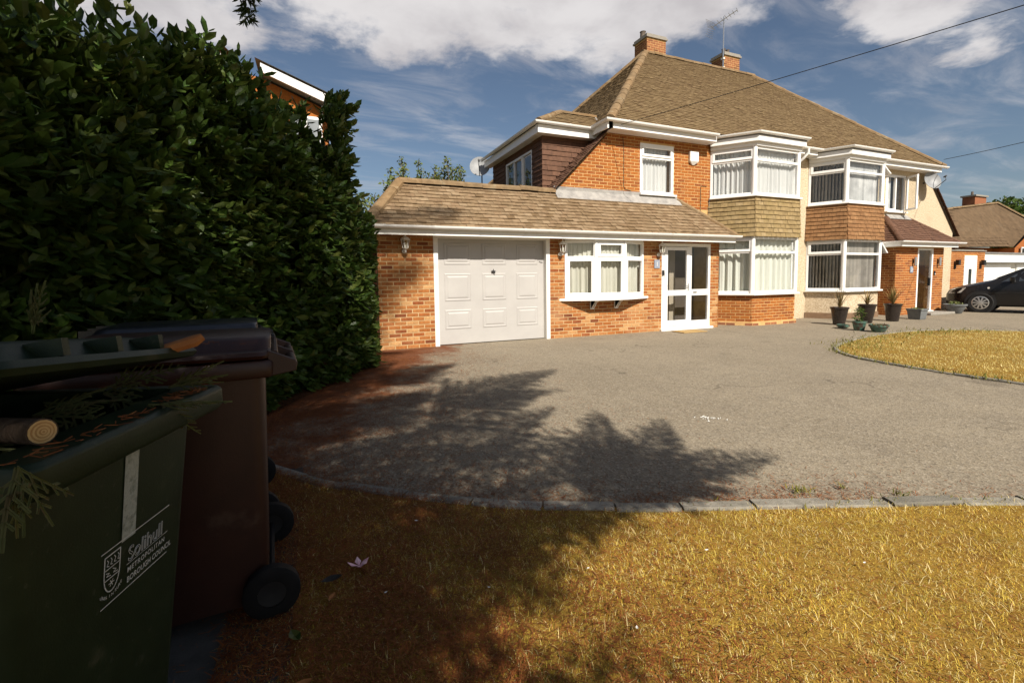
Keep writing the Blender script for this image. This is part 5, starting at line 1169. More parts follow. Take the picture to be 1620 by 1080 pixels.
for k in range(16):
    s = HL*(k+.5)/16; p = hedge_pt(s) - hedge_n(s)*random.uniform(.6,.9); top = float(np.interp(s, hs, HT)); m = MB()
    pts = [Vector((p[0], p[1], 0))]
    for j in range(1, 6): pts.append(pts[-1] + Vector((random.gauss(0,.08), random.gauss(0,.08), top*.17)))
    m.tube(pts, [.04,.036,.03,.025,.02,.012], 6)
    for j in range(1, 6):
        for w in range(5): e = pts[j] + Vector((random.gauss(0,.22), random.gauss(0,.22), random.uniform(.05,.3))); m.tube([pts[j], pts[j].lerp(e,.5)+Vector((0,0,.05)), e], [.014,.009,.004], 4, cap=False)
    m.build('stem', MT['bark'], hedge)

# ------------------------------------------------------------------ wheelie bins
def rrect(w0, w1, d0, d1, z, r=.05, n=4):
    """rounded rectangle ring between x=w0..w1, y=d0..d1"""
    out = []
    for (cx, cy, a0) in ((w1-r, d1-r, 0), (w0+r, d1-r, 90), (w0+r, d0+r, 180), (w1-r, d0+r, 270)):
        for k in range(n+1):
            a = rad(a0 + 90*k/n); out.append((cx+math.cos(a)*r, cy+math.sin(a)*r, z))
    return out
def loft(m, rings, cap0=True, cap1=True, smooth=True):
    n = len(rings[0]); i0 = len(m.v)
    for r_ in rings: m.v += r_
    for k in range(len(rings)-1):
        for j in range(n): a = i0+k*n+j; b = i0+k*n+(j+1)%n; m.f.append((a, b, b+n, a+n)); m.sm.append(smooth)
    if cap0: m.f.append(tuple(i0+j for j in reversed(range(n)))); m.sm.append(False)
    if cap1: m.f.append(tuple(i0+(len(rings)-1)*n+j for j in range(n))); m.sm.append(False)
def bin_(name, loc, rz, label, mat, lid_ang, seed, lid_d=.74, lid_roll=0.0):
    b = thing(name, loc, label, 'wheelie bin', 'council wheelie bins in a row by the hedge', rz=rz, local=True)
    # body: open tapered box, front at -y, wheels and handle at +y
    f0, f1 = -.200, -.305     # front face y at foot and under the rim
    def ring(z, inn=0.0):
        q = (z-.05)/.89; hw = .250 + .020*q; return rrect(-hw+inn, hw-inn, f0+(f1-f0)*q+inn, .285-inn+.02*q, z, .045)
    m = MB(); loft(m, [ring(.05), ring(.35), ring(.65), ring(.94)], True, False); loft(m, [list(reversed(r_)) for r_ in (ring(.07,.012), ring(.94,.012))], True, False)
    m.build('body', mat, b)
    def rr(o_, z): return rrect(-.27-o_, .27+o_, f1-.002-o_*2.0, .306+o_, z, .03)
    m = MB(); loft(m, [rr(-.014,.93), rr(.028,.93), rr(.033,.945), rr(.033,.985), rr(.028,.995), rr(-.020,.997), rr(-.022,.93)], False, False); m.build('rim', mat, b, bevel=.003)
    # lid hinged at the back
    def lr(o_, z, sh=0): return rrect(-.30-o_, .30+o_, -lid_d-o_, -.012, z, .05)
    m = MB(); loft(m, [lr(.0,-.012), lr(.008,.0), lr(.0,.014), lr(-.045,.018), lr(-.075,.052), lr(-.10,.062)], True, True)
    for x in (-.14, .0, .14): m.box(x-.008, x+.008, .002-lid_d, .07-lid_d, .016, .05)
    lid = m.build('lid', mat, b); lid.location = (0, .345, 1.012); lid.rotation_euler = (-lid_ang, lid_roll, 0)
    # handle: two grips between three lugs behind the hinge
    m = MB(); yb = .405
    for x in (-.27, .0, .27): m.hexa([(x-.014,.32,.93),(x+.014,.32,.93),(x+.014,yb+.012,.945),(x-.014,yb+.012,.945),(x-.014,.32,1.03),(x+.014,.32,1.03),(x+.014,yb+.012,.985),(x-.014,yb+.012,.985)])
    for (a, c) in ((-.255,-.016),(.016,.255)): m.tube([(a,yb,.965),(c,yb,.965)], .018, 10)
    m.build('handle', mat, b, bevel=.003)
    m = MB(); m.tube([(-.25,.345,1.012),(.25,.345,1.012)], .012, 8); m.build('hinge_pin', mat, b)
    m = MB(); m.tube([(-.27,.295,.10),(.27,.295,.10)], .012, 8); m.build('axle', MT['rubber'], b)
    for s in (-1, 1):
        m = MB(); x = s*.285
        m.lathe([(.05,-.024),(.088,-.026),(.10,-.018),(.10,.018),(.088,.026),(.05,.024)], (x,.295,.10), 24, axis='x', cap=False); w = m.build('wheel', MT['rubber'], b)
        m = MB(); m.lathe([(.0,-.016),(.05,-.02),(.05,.02),(.0,.016)], (x,.295,.10), 16, axis='x', cap=False); m.build('hub', MT['black'], w)
    m = MB()
    for x in (-.18, .18): m.box(x-.02, x+.02, .275, .29, .2, .9)
    m.build('rib', mat, b)
    return b
TH = rad(72.7585)
GB = bin_('wheelie_bin', (-.6934, 1.3597, .016), TH, 'dark green wheelie bin with its lid propped open on conifer cuttings', MT['bin_green'], rad(9.5), 1, .66, rad(5.5))
BBIN = bin_('wheelie_bin', (-.516, 2.20, .016), rad(-85.5), 'closed dark brown wheelie bin between the green and the black one', MT['bin_brown'], rad(.8), 2)
KB = bin_('wheelie_bin', (-.64, 2.93, .016), rad(-84), 'closed black wheelie bin furthest from the camera against the hedge', MT['bin_black'], rad(.5), 3)
# print on the green bin's front: worn tape strip, council crest and name
def front_y(z): return -.200 + (-.105)*(z-.05)/.89 - .0025
tl = math.atan2(.105, .89)
def on_front(x, z, out=0.0): return Vector((x, front_y(z)-out, z))
m = MB(); m.face([on_front(.002,.70), on_front(.046,.70), on_front(.044,.905), on_front(.000,.905)][::1]); m.build('tape_strip', MT['tape'], GB)
def stroke(m, pts, w):
    for i in range(len(pts)-1):
        a, b = Vector((pts[i][0], pts[i][1])), Vector((pts[i+1][0], pts[i+1][1])); d = (b-a)
        if d.length < 1e-6: continue
        d.normalize(); q = Vector((-d.y, d.x))*w/2; e = d*w*.3
        m.face([on_front(*(a-q-e),.0006), on_front(*(b-q+e),.0006), on_front(*(b+q+e),.0006), on_front(*(a+q-e),.0006)])
lx0, lx1, lz0, lz1 = -.058, .170, .580, .706
m = MB(); stroke(m, [(lx0,lz1),(lx1,lz1)], .0022); stroke(m, [(lx0+.006,lz0),(lx1,lz0)], .0022); stroke(m, [(.022,.637),(lx1,.637)], .0012); m.build('rule_line', MT['print_white'], GB)
m = MB(); cx, ct, cw, chh = -.024, .693, .046, .086
sh = [(cx-cw/2,ct),(cx+cw/2,ct),(cx+cw/2,ct-chh*.5)] + [(cx+cw/2*math.cos(a), ct-chh*.5-chh*.5*math.sin(a)) for a in np.linspace(0, math.pi, 12)] + [(cx-cw/2,ct)]
stroke(m, sh, .0026); stroke(m, [(cx-cw/2,ct-.030),(cx+cw/2,ct-.030)], .002); stroke(m, [(cx-cw/2,ct-.054),(cx+cw/2,ct-.054)], .002)
for k in range(4): xx = cx-.016+k*.0105; stroke(m, [(xx,ct-.008),(xx+.004,ct-.014),(xx,ct-.022),(xx+.006,ct-.024)], .0016)
stroke(m, [(cx-.018,ct-.037),(cx-.008,ct-.041),(cx-.016,ct-.045),(cx-.004,ct-.048)], .0016); stroke(m, [(cx+.002,ct-.036),(cx+.012,ct-.042),(cx+.004,ct-.046),(cx+.017,ct-.049)], .0016)
for a in range(6): q = a*math.pi/3; stroke(m, [(cx,ct-.067),(cx+.008*math.cos(q),ct-.067+.008*math.sin(q))], .0016)
m.build('crest', MT['print_white'], GB)
def front_text(body, size, x, z, **k):
    o = add_text(GB, body, size, on_front(x, z, .001), MT['print_white'], align='LEFT', tilt=tl, **k); return o
front_text('Solihull', .050, .024, .642, outline=.0007, sx=.86, name='lettering')
front_text('METROPOLITAN', .0175, .024, .6165, spacing=1.16, sx=.92, bold=.0002)
front_text('BOROUGH COUNCIL', .0200, .024, .592, sx=.83, bold=.0002)
for k, ch in enumerate('URBS IN RURE'):
    q = (k/11-.5)*2; front_text(ch, .010, cx-.003+q*.030, .594+.012*q*q, name='motto')

# cuttings and litter in and on the green bin
def frond(m, base, d, L, wv, depth=0):
    """flat cypress spray: a stalk with alternate side sprays"""
    d = Vector(d).normalized(); w = Vector(wv); w = (w-d*w.dot(d)).normalized(); pts = [Vector(base)]; n = max(4, int(L/.02)); dr = d.copy()
    for i in range(n): dr = (dr + Vector((random.gauss(0,.04), random.gauss(0,.04), -.02+random.gauss(0,.03)))).normalized(); pts.append(pts[-1] + dr*L/n)
    nn_ = d.cross(w); wd = .0028 if depth else .0034
    for i in range(n):
        a, b = pts[i], pts[i+1]; m.face([a-w*wd, b-w*wd*.8, b+w*wd*.8, a+w*wd])
        m.face([a-nn_*wd*.7, b-nn_*wd*.6, b+nn_*wd*.6, a+nn_*wd*.7])
    if depth < 2:
        for i in range(1, n+1):
            for sgn in (-1, 1):
                q = i/n; l = L*(.50 if depth == 0 else .38)*(1.02-q)*random.uniform(.7,1.1)
                if l > .012: frond(m, pts[i], dr*.75 + w*sgn*.75, l, w, depth+1)
ny = Vector((math.sin(TH), -math.cos(TH), 0)); ux = Vector((math.cos(TH), math.sin(TH), 0))
def binpt(x, y, z): return Vector((-.6934,1.3597,.016)) + ux*x - ny*y + Vector((0,0,z))
CG = 'conifer cuttings in the green bin'
def cutting(base, d, L, wv, label, n=1, spread_=.3):
    t = thing('conifer_cutting', base, label, 'cutting', CG); m = MB()
    for k in range(n): frond(m, base, Vector(d) + Vector((random.gauss(0,spread_), random.gauss(0,spread_), random.gauss(0,spread_*.6))), L*random.uniform(.7,1.1), Vector(wv) + Vector((random.gauss(0,.4),random.gauss(0,.4),random.gauss(0,.4))))
    m.build('spray', MT['cutting'], t, kind='stuff'); return t
cutting(binpt(.04,-.33,1.005), ny*.5 + ux*.6 + Vector((0,0,-.15)), .16, ux, 'conifer spray drooping over the middle of the green bin rim', 3)
cutting(binpt(-.31,-.36,1.0), ny*.35 - ux*.15 + Vector((0,0,-.9)), .12, ux, 'conifer spray hanging off the near corner of the green bin', 5, .4)
cutting(binpt(.20,-.28,1.01), ny*.6 + ux*.5 + Vector((0,0,.15)), .13, ux, 'conifer spray poking from the far end of the bin opening', 3)
cutting(binpt(.10,-.05,1.17), ux*.15 + Vector((0,0,1)), .12, ux, 'small conifer tuft standing on the green bin lid', 3, .15)
for k in range(5):
    cutting(binpt(-.2+.1*k,-.12+.02*(k%2),1.0), ny*.5+ux*random.uniform(-.6,.6)+Vector((0,0,.05)), .17, ux, ('dark conifer spray inside the green bin near the cut log','dark conifer spray inside the green bin behind the log','dark conifer spray at the middle of the bin opening','dark conifer spray right of the middle of the bin opening','dark conifer spray deep at the far end of the bin')[k], 3)
t = thing('cut_log', binpt(-.10,-.18,1.035), 'cut branch with a pale round sawn end jutting from the green bin', 'log'); a, b = Vector((-.463,1.086,1.037)), binpt(.02,.15,.98); dd = (a-b).normalized()
m = MB(); m.tube([b, a], .0235, 16); m.build('bark', MT['bark'], t); MT['log_dark'] = pmat('cut_wood_ring', [(.36,.19,.065),(.46,.26,.10)], .85, .2, scale=40)
for k_, rr_ in enumerate((.0208,.0172,.0150,.0115,.0095,.0060,.0042,.0018)): m = MB(); m.tube([a, a+dd*(.0015+.0006*k_)], rr_, 16); m.build('sawn_end' if k_ == 0 else 'growth_ring', MT['logend' if k_ % 2 == 0 else 'log_dark'], t)
t = thing('bark_stub', binpt(.22,-.33,1.145), 'orange brown twig stub under the lifted lid edge', 'twig'); m = MB(); m.tube([binpt(.17,-.25,1.10), binpt(.215,-.345,1.13), binpt(.225,-.36,1.14)], [.014,.016,.010], 7); m.build('wood', MT['deadleaf'], t)
m = MB()
for k in range(90):      # loose needles on the rims and lids
    p = binpt(random.uniform(-.29,.29), random.choice([-.36,-.35,-.34,-.33]), 1.0); a = random.uniform(0,6.28); m.tube([p, p+Vector((math.cos(a)*.025, math.sin(a)*.025, random.uniform(0,.006)))], .0008, 3, cap=False)
for k in range(60):
    p = Vector((random.uniform(-.75,-.25), random.uniform(1.85,2.25), 1.085+.0)); a = random.uniform(0,6.28); m.tube([p, p+Vector((math.cos(a)*.02, math.sin(a)*.02, .002))], .0008, 3, cap=False)
tag(m.build('loose_needles', MT['litter']), 'loose brown needles lying on the bin rims and lids', 'needles', kind='stuff')

# ------------------------------------------------------------------ parked car
car = thing('parked_car', (20.55, 9.10, 0), 'charcoal grey people carrier parked nose in before the white garages', 'car', rz=rad(-74), local=True)
def lerpt(tab, x): return float(np.interp(x, [a for a, _ in tab], [b for _, b in tab]))
TOPZ = [(0,.62),(.06,.74),(.35,.86),(.9,1.0),(1.1,1.05),(1.5,1.28),(1.95,1.50),(2.3,1.60),(2.9,1.635),(3.6,1.60),(4.0,1.50),(4.2,1.15),(4.3,.80)]
BELT = [(0,.58),(.06,.68),(.35,.80),(.9,.92),(1.1,.96),(2.0,1.0),(3.9,1.06),(4.2,.95),(4.3,.72)]
HWID = [(0,.52),(.08,.66),(.3,.79),(.7,.85),(1.5,.875),(3.5,.875),(4.1,.82),(4.3,.66)]
LOWZ = [(0,.26),(.3,.20),(3.9,.20),(4.3,.34)]
TWID = [(0,.45),(.35,.66),(.9,.72),(1.1,.72),(2.0,.62),(3.6,.62),(4.2,.60),(4.3,.55)]
def station(x):
    zt, zb, w, zl, tw = (lerpt(t_, x) for t_ in (TOPZ, BELT, HWID, LOWZ, TWID)); tw = min(tw, w*.97)
    half = [(w*.80, zl), (w*.96, zl+.05), (w*.985, zl+.16), (w, (zl+zb)*.5+.02), (w*.99, zb-.06), (w*.965, zb), ((w*.965+tw)/2+.012, (zb+zt-.04)/2), (tw, zt-.04), (tw*.86, zt-.008), (tw*.45, zt+.004)]
    return [(x, -y, z) for y, z in half] + [(x, y, z) for y, z in reversed(half)]
m = MB(); xs = sorted(set([0,.03,.06,.12,.2,.3,.45,.6,.8,.95,1.05,1.15,1.3,1.5,1.7,1.95,2.1,2.3,2.6,2.9,3.2,3.6,3.8,4.0,4.1,4.2,4.27,4.3])); loft(m, [station(x) for x in xs])
m.build('body', MT['carpaint'], car)
def side_pt(x, t, out=.004, sgn=-1):
    zt, zb, w, tw = (lerpt(q, x) for q in (TOPZ, BELT, HWID, TWID)); tw = min(tw, w*.97); a = Vector((x, w*.965, zb)); b = Vector(((x), (w*.965+tw)/2+.012, (zb+zt-.04)/2)); c = Vector((x, tw, zt-.04))
    p = a.lerp(b, t*2) if t < .5 else b.lerp(c, t*2-1); return (p.x, sgn*(p.y+out), p.z)
MT['car_window'] = pmat('car_window', [(.03,.035,.04),(.045,.05,.055)], .04, .9, scale=2)
for sgn in (-1, 1):
    for pane in ([(1.32,.08),(1.62,.08),(1.66,.80),(1.62,.78)], [(1.70,.08),(2.45,.08),(2.45,.90),(2.05,.90),(1.74,.80)], [(2.53,.08),(3.25,.08),(3.25,.90),(2.53,.90)], [(3.33,.10),(3.85,.14),(3.75,.86),(3.33,.88)]):
        m = MB(); P = [side_pt(x, t_, .006, sgn) for x, t_ in pane]; m.face(P if sgn < 0 else list(reversed(P))); m.build('side_window', MT['car_window'], car)
m = MB(); m.face([(1.16,-.66,1.10),(1.16,.66,1.10),(1.95,.56,1.512),(1.95,-.56,1.512)]); m.build('windscreen', MT['car_window'], car)
for sgn in (-1, 1):
    m = MB(); m.hexa([(.06,sgn*.66,.60),(.40,sgn*.835,.64),(.40,sgn*.70,.64),(.06,sgn*.55,.60),(.14,sgn*.68,.74),(.52,sgn*.835,.80),(.50,sgn*.70,.83),(.14,sgn*.55,.75)]); m.build('headlight', MT['metalw'], car)
    m = MB(); m.hexa([(1.50,sgn*.86,1.00),(1.62,sgn*.86,1.00),(1.64,sgn*1.04,1.02),(1.54,sgn*1.04,1.02),(1.50,sgn*.86,1.13),(1.62,sgn*.86,1.13),(1.64,sgn*1.04,1.15),(1.54,sgn*1.04,1.15)]); m.build('door_mirror', MT['carpaint'], car, bevel=.02)
    m = MB(); m.hexa([(.98,sgn*.868,.62),(3.1,sgn*.880,.62),(3.1,sgn*.86,.62),(.98,sgn*.85,.62),(.98,sgn*.872,.67),(3.1,sgn*.884,.67),(3.1,sgn*.86,.67),(.98,sgn*.85,.67)]); m.build('side_moulding', MT['black'], car)
    m = MB(); m.lathe([(.03,0),(.03,sgn*.006)], (1.05,sgn*.858,.80), 10, axis='y'); m.build('indicator', MT['metalw'], car)
    for wx in (.88, 3.55):
        m = MB(); m.lathe([(.0,sgn*.0),(.375,sgn*.0),(.375,sgn*.012),(.0,sgn*.012)], (wx,sgn*.862,.33), 28, axis='y', cap=False); m.build('wheel_arch', MT['black'], car)
        m = MB(); m.lathe([(.20,-.09),(.29,-.10),(.318,-.07),(.318,.07),(.29,.10),(.20,.09)], (wx,sgn*.80,.318), 28, axis='y', cap=False); w = m.build('wheel', MT['tyre'], car)
        m = MB(); y = sgn*.896
        m.lathe([(.185,0),(.215,-.006*sgn),(.215,-.05*sgn)], (wx,y,.318), 28, axis='y', cap=False)
        for k in range(10):
            a = 2*math.pi*k/10; c, s_ = math.cos(a), math.sin(a); q = (-s_*.018, c*.018)
            m.face([(wx+c*.03-q[0], y, .318+s_*.03-q[1]), (wx+c*.20-q[0]*1.3, y-.01*sgn, .318+s_*.20-q[1]*1.3), (wx+c*.20+q[0]*1.3, y-.01*sgn, .318+s_*.20+q[1]*1.3), (wx+c*.03+q[0], y, .318+s_*.03+q[1])])
        m.lathe([(.0,.004*sgn),(.05,.002*sgn),(.055,-.01*sgn)], (wx,y,.318), 14, axis='y', cap=False); m.build('rim', MT['rim'], w)
        m = MB(); m.lathe([(.0,0),(.21,0)], (wx,sgn*.865,.318), 24, axis='y', cap=False); m.build('brake_disc', MT['black'], w)
m = MB(); m.box(.02,.05,-.4,.4,.34,.46); m.build('grille', MT['black'], car)

# ------------------------------------------------------------------ trees and shrubs
LFV = np.array([(0,-.5,0),(.32,-.1,.05),(.0,.5,0),(-.32,-.1,.05)], float)
def bush(name, base, label, cat, clumps, n, leaf, mat, trunk=None, group=None, seed=1):
    """crown of leaf clumps round the given centres (offset, radii), on stems"""
    rs = np.random.default_rng(seed); t = thing(name, base, label, cat, group, local=True); mats = []
    m = MB()
    for (c, r) in clumps:
        c = Vector(c); nn_ = int(n*r[0]*r[2])
        mid = Vector((c.x*.4+rs.normal()*.1, c.y*.4, c.z*.5)); m.tube([(c.x*.15, c.y*.15, 0), mid, c, c+Vector((0,0,r[2]*.7))], [trunk or .03, (trunk or .03)*.8, (trunk or .03)*.5, .008], 6)
        for k in range(nn_):
            d = Vector(rs.normal(size=3)).normalized(); q = rs.random()**.45; p = c + Vector((d.x*r[0]*q, d.y*r[1]*q, d.z*r[2]*q))
            ex = Vector(rs.normal(size=3)).normalized(); ez = Vector(rs.normal(size=3)) + Vector((0,0,.8)); ez = (ez-ex*ez.dot(ex)).normalized(); ey = ez.cross(ex); s = leaf*(.6+.8*rs.random())
            mats.append(mat34(ex*s, ey*s, ez*s, p))
    m.build('trunk', MT['bark'], t)
    V, F = spread(LFV, [np.array([(0,1,2,3)])], np.array(mats)); np_obj('crown', V, F, mat, t, kind='stuff'); return t
rs_ = random.Random(5)
bush('shrub', (1.5, 14.2, 0), 'yellow green shrub between the hedge and the garage roof', 'shrub', [((rs_.uniform(-.9,.9), rs_.uniform(-.4,.4), rs_.uniform(1.4,4.15)), (.36,.36,.34)) for _ in range(40)], 900, .10, MT['shrub'], .03, seed=2)
bush('shrub', (2.9, 14.8, 0), 'airy shrub with thin upright shoots rising behind the garage ridge', 'shrub', [((-.55+.28*k+rs_.uniform(-.08,.08), rs_.uniform(-.3,.3), h), (w_, .16, .16 if w_ < .2 else .3)) for k, hh_ in enumerate((4.6,4.95,4.3,4.9,4.5,4.75,4.2)) for h, w_ in ((hh_+.05,.13),(hh_-.22,.19),(hh_-.5,.26),(hh_-.9,.36))], 1700, .085, MT['shrub'], .02, seed=3)
bush('shrub', (4.15, 14.8, 0), 'light green bushy shrub behind the garage ridge near the dormer', 'shrub', [((-.4+.25*k, rs_.uniform(-.3,.3), h), (w_, .18, .18 if w_ < .2 else .3)) for k, hh_ in enumerate((4.55,4.95,4.75,4.85,4.2)) for h, w_ in ((hh_+.05,.15),(hh_-.2,.22),(hh_-.5,.30),(hh_-.9,.36))], 1700, .085, MT['shrub'], .02, seed=4)
bush('garden_tree', (66.5, 24.5, 0), 'dark green tree at the right edge behind the far house', 'tree', [((rs_.uniform(-4,4), rs_.uniform(-2,2), rs_.uniform(3.5,8.0)), (1.4,1.4,1.2)) for _ in range(22)], 260, .38, MT['leaf'], .12, seed=6)
bush('garden_tree', (-6.5, 24, 0), 'broad tree behind the house beyond the hedge', 'tree', [((rs_.uniform(-2.5,2.5), rs_.uniform(-2,2), rs_.uniform(2,4.6)), (1.1,1.1,1.0)) for _ in range(16)], 200, .30, MT['shrub'], .12, seed=7)

# tall conifer behind and left of the camera: its boughs shade the bins, the hedge and half the lawn; one tip hangs into view
def conifer(base, H, label, seed, nb, trunk_r=.24, hang=()):
    rs = random.Random(seed); t = thing('conifer_tree', base, label, 'tree', local=True); B = Vector((0,0,0))
    m = MB(); m.tube([(0,0,0),(0.03,0,H*.3),(-.04,.03,H*.65),(0,0,H)], [trunk_r,trunk_r*.8,trunk_r*.45,.03], 12); m.build('trunk', MT['bark'], t)
    wood = MB(); mats = []
    def spray(p, d, L, side, fine=1.0, fan=1.0):
        """one feathery bough end: twigs either side, each clothed in needles"""
        n = max(3, int(L/(.105*fine*fan)))
        for i in range(n):
            q = i/n; c = p + d*(L*q) + Vector((0,0,-.10*L*q*q))
            for s in (-1, 1):
                l = (.62*L*(1-q)**.8*rs.uniform(.6,1.0)*.62 + .05) if fan == 1.0 else (.36*L*(1-q)**1.15*rs.uniform(.45,1.15) + .025); td = (d*.72 + side*s*.70 + Vector((0,0,rs.uniform(-.25,.05)))).normalized(); k = max(2, int(l/(.027*fine*fine*fan)))
                wood.tube([c, c+td*l], [.005*fine,.002*fine], 3, cap=False)
                for j in range(k):
                    for s2 in (-1, 1):
                        nd_ = (td*.6 + (side if abs(td.dot(side)) < .7 else d)*s2*.55 + Vector((rs.gauss(0,.3), rs.gauss(0,.3), rs.gauss(0,.35)))).normalized()
                        ex = nd_.cross(Vector((rs.gauss(0,1), rs.gauss(0,1), 1))).normalized(); ez = nd_.cross(ex); s_ = rs.uniform(.75,1.3)*fine
                        mats.append(mat34(ex*s_, nd_*s_, ez*s_, c + td*(l*(j+.4)/k)))
    def bough(z, ang, L, droop, dens=1.0):
        d = Vector((math.cos(ang), math.sin(ang), 0)); side = Vector((-d.y, d.x, 0)); pts = []; n = 7
        for i in range(n+1): q = i/n; pts.append(Vector((d.x*L*q, d.y*L*q, z + .10*L*q - droop*L*q*q)))
        wood.tube(pts, [.045*(1-.85*i/n) + .006 for i in range(n+1)], 5, cap=False)
        k = int(L/.27*dens)
        for i in range(k):
            q = .22 + .78*(i+.5)/k; a = pts[min(n, int(q*n))].lerp(pts[min(n, int(q*n)+1)], q*n-int(q*n)); l = (L*.36*(1.12-q) + .12)*rs.uniform(.7,1.15)
            for s in (-1, 1):
                dd_ = (d*.70 + side*s*.72 + Vector((0,0,-.16))).normalized(); spray(a, dd_, l, Vector((-dd_.y, dd_.x, 0)).normalized())
        spray(pts[-2], (pts[-1]-pts[-2]).normalized(), L*.20+.2, side)
    for b in nb: bough(*b)
    for (hp, hd_, hl_, hs_) in hang: spray(hp-Vector(base), hd_, hl_, hs_, .42 if hd_.z < -.9 else 1.0, .6)
    wood.build('branches', MT['bark'], t, kind='stuff')
    nv = np.array([(-.0045,0,0),(.0045,0,0),(.0068,.034,0),(0,.060,0),(-.0068,.034,0)], float)
    V, F = spread(nv, [np.array([(0,1,2,3,4)])], np.array(mats)); np_obj('needles', V, F, MT['needle'], t, kind='stuff'); return t
rb = random.Random(21); boughs = []
TB = (-1.3, -2.4, 0)
def to_tip(x, y, z0, droop): dx, dy = x-TB[0], y-TB[1]; return (z0, math.atan2(dy, dx), math.hypot(dx, dy), droop)
for k in range(58):
    z = 3.2 + 9.2*(k/58)**1.05; L = (3.7*(1-(z-3.0)/11.5)+.5)*rb.uniform(.78,1.08); an = k*2.399+rb.uniform(-.3,.3)
    gx, gy = TB[0]+L*math.cos(an), TB[1]+L*math.sin(an)+1.11*z
    if gx > .7 and gy < 2.2: L *= (.7-TB[0])/(gx-TB[0])
    boughs.append((z, an, max(1.2, L), rb.uniform(.10,.22)))
SUNV = Vector((math.sin(rad(SUN_SIDE))*math.cos(rad(SUN_EL)), math.cos(rad(SUN_SIDE))*math.cos(rad(SUN_EL)), -math.sin(rad(SUN_EL))))
def reach(x, y, z, droop=.15): dx, dy = x-TB[0], y-TB[1]; L = math.hypot(dx, dy); return (z-(.10-droop)*L, math.atan2(dy, dx), L, droop, 1.25)
tips = []
for (b0, b1, za, zb) in (((1.55,2.45),(2.33,4.02),3.6,4.55), ((1.8,2.45),(2.74,3.48),3.7,4.25), ((.9,3.4),(1.99,4.30),4.3,4.95), ((1.2,4.9),(2.9,6.08),5.6,6.4), ((1.65,2.45),(2.93,2.48),3.6,3.7),
                         ((.7,6.2),(1.72,7.1),6.8,7.4), ((1.0,4.2),(2.25,4.95),5.0,5.5), ((.2,3.3),(1.0,4.3),4.0,4.7), ((.6,2.2),(1.35,2.9),3.4,3.8), ((.3,4.6),(1.1,5.7),5.2,5.9), ((.1,6.6),(.9,7.7),7.0,7.7)):
    A_, B_ = Vector((b0[0], b0[1]-1.11*za, za)), Vector((b1[0], b1[1]-1.11*zb, zb)); d_ = (B_-A_); L_ = d_.length; d_.normalize(); sd_ = d_.cross(SUNV).normalized()
    aw = Vector((A_.x-TB[0], A_.y-TB[1])).normalized()*.55; boughs.append(reach(A_.x-aw.x, A_.y-aw.y, A_.z-.15)); tips.append((A_ - d_*.35, d_, L_+.35, sd_)); tips.append((A_ - d_*.30 + SUNV*.12, (d_ + SUNV.cross(d_)*.03).normalized(), L_+.15, sd_))
boughs += [to_tip(-.42,1.50,3.35,.22), to_tip(-3.3,.9,3.9,.16), to_tip(-2.2,1.2,4.6,.17), to_tip(-.9,.6,5.3,.17), to_tip(-4.6,-.6,3.8,.16), to_tip(-3.0,.2,6.2,.16), to_tip(1.5,-.9,10.4,.12), to_tip(1.2,-.3,9.7,.12), to_tip(2.2,-.6,11.2,.12),
           to_tip(1.2,-1.3,7.0,.15), to_tip(1.0,-.7,8.4,.14), to_tip(.6,-.5,7.4,.14), to_tip(.3,-.9,4.4,.16), to_tip(.4,-4.2,3.9,.17), to_tip(.5,-4.9,4.6,.17), to_tip(-.3,-5.4,4.8,.16), to_tip(.2,-2.0,3.5,.17), to_tip(-.6,-3.9,3.4,.17)]
tips += [(Vector((-.20,2.04,2.70)), Vector((.03,.03,-1)).normalized(), .40, Vector((.9,-.4,0)).normalized())]
conifer(TB, 13.0, 'tall conifer standing behind the bins with a drooping bough over the hedge', 21, boughs, hang=tips)

# ------------------------------------------------------------------ grass, needle litter, scraps on the ground
def inside(poly, P):
    x, y = P[:,0], P[:,1]; c = np.zeros(len(P), bool); n = len(poly)
    for i in range(n):
        x0, y0 = poly[i]; x1, y1 = poly[(i+1)%n]; q = ((y0 > y) != (y1 > y)) & (x < (x1-x0)*(y-y0)/((y1-y0)+1e-12)+x0); c ^= q
    return c
def grass_patch(name, P, label, size, width, seed, up=.75):
    r = np.random.default_rng(seed); n = len(P); a = r.random(n)*6.283; L = size*(.45+.8*r.random(n))*(.55+.9*vnoise(P, 7, seed+3)); W_ = width*(.6+.8*r.random(n)); lean = np.abs(r.normal(up, .45, n))
    d = np.stack([np.cos(a), np.sin(a)], 1); s = np.stack([-np.sin(a), np.cos(a)], 1); V = np.zeros((n,5,3))
    h1, h2 = np.cos(np.clip(lean*.7,0,1.45))*L*.55, np.cos(np.clip(lean*.7,0,1.45))*L*.55 + np.cos(np.clip(lean*1.25,0,1.5))*L*.45
    o1, o2 = np.sin(np.clip(lean*.7,0,1.45))*L*.55, np.sin(np.clip(lean*.7,0,1.45))*L*.55 + np.sin(np.clip(lean*1.25,0,1.5))*L*.45
    z0 = .012
    V[:,0,:2] = P - s*W_[:,None]*.5; V[:,1,:2] = P + s*W_[:,None]*.5; V[:,0:2,2] = z0 - .004
    V[:,2,:2] = P + d*o1[:,None] + s*W_[:,None]*.4; V[:,3,:2] = P + d*o1[:,None] - s*W_[:,None]*.4; V[:,2:4,2] = z0 + h1[:,None]
    V[:,4,:2] = P + d*o2[:,None]; V[:,4,2] = z0 + h2
    k = np.arange(n)[:,None]*5; q = np.array([(0,1,2,3)])+k; t_ = np.array([(3,2,4)])+k
    return tag(np_obj(name, V.reshape(-1,3), [q, t_], MT['grass'], kind='stuff'), label, 'grass')
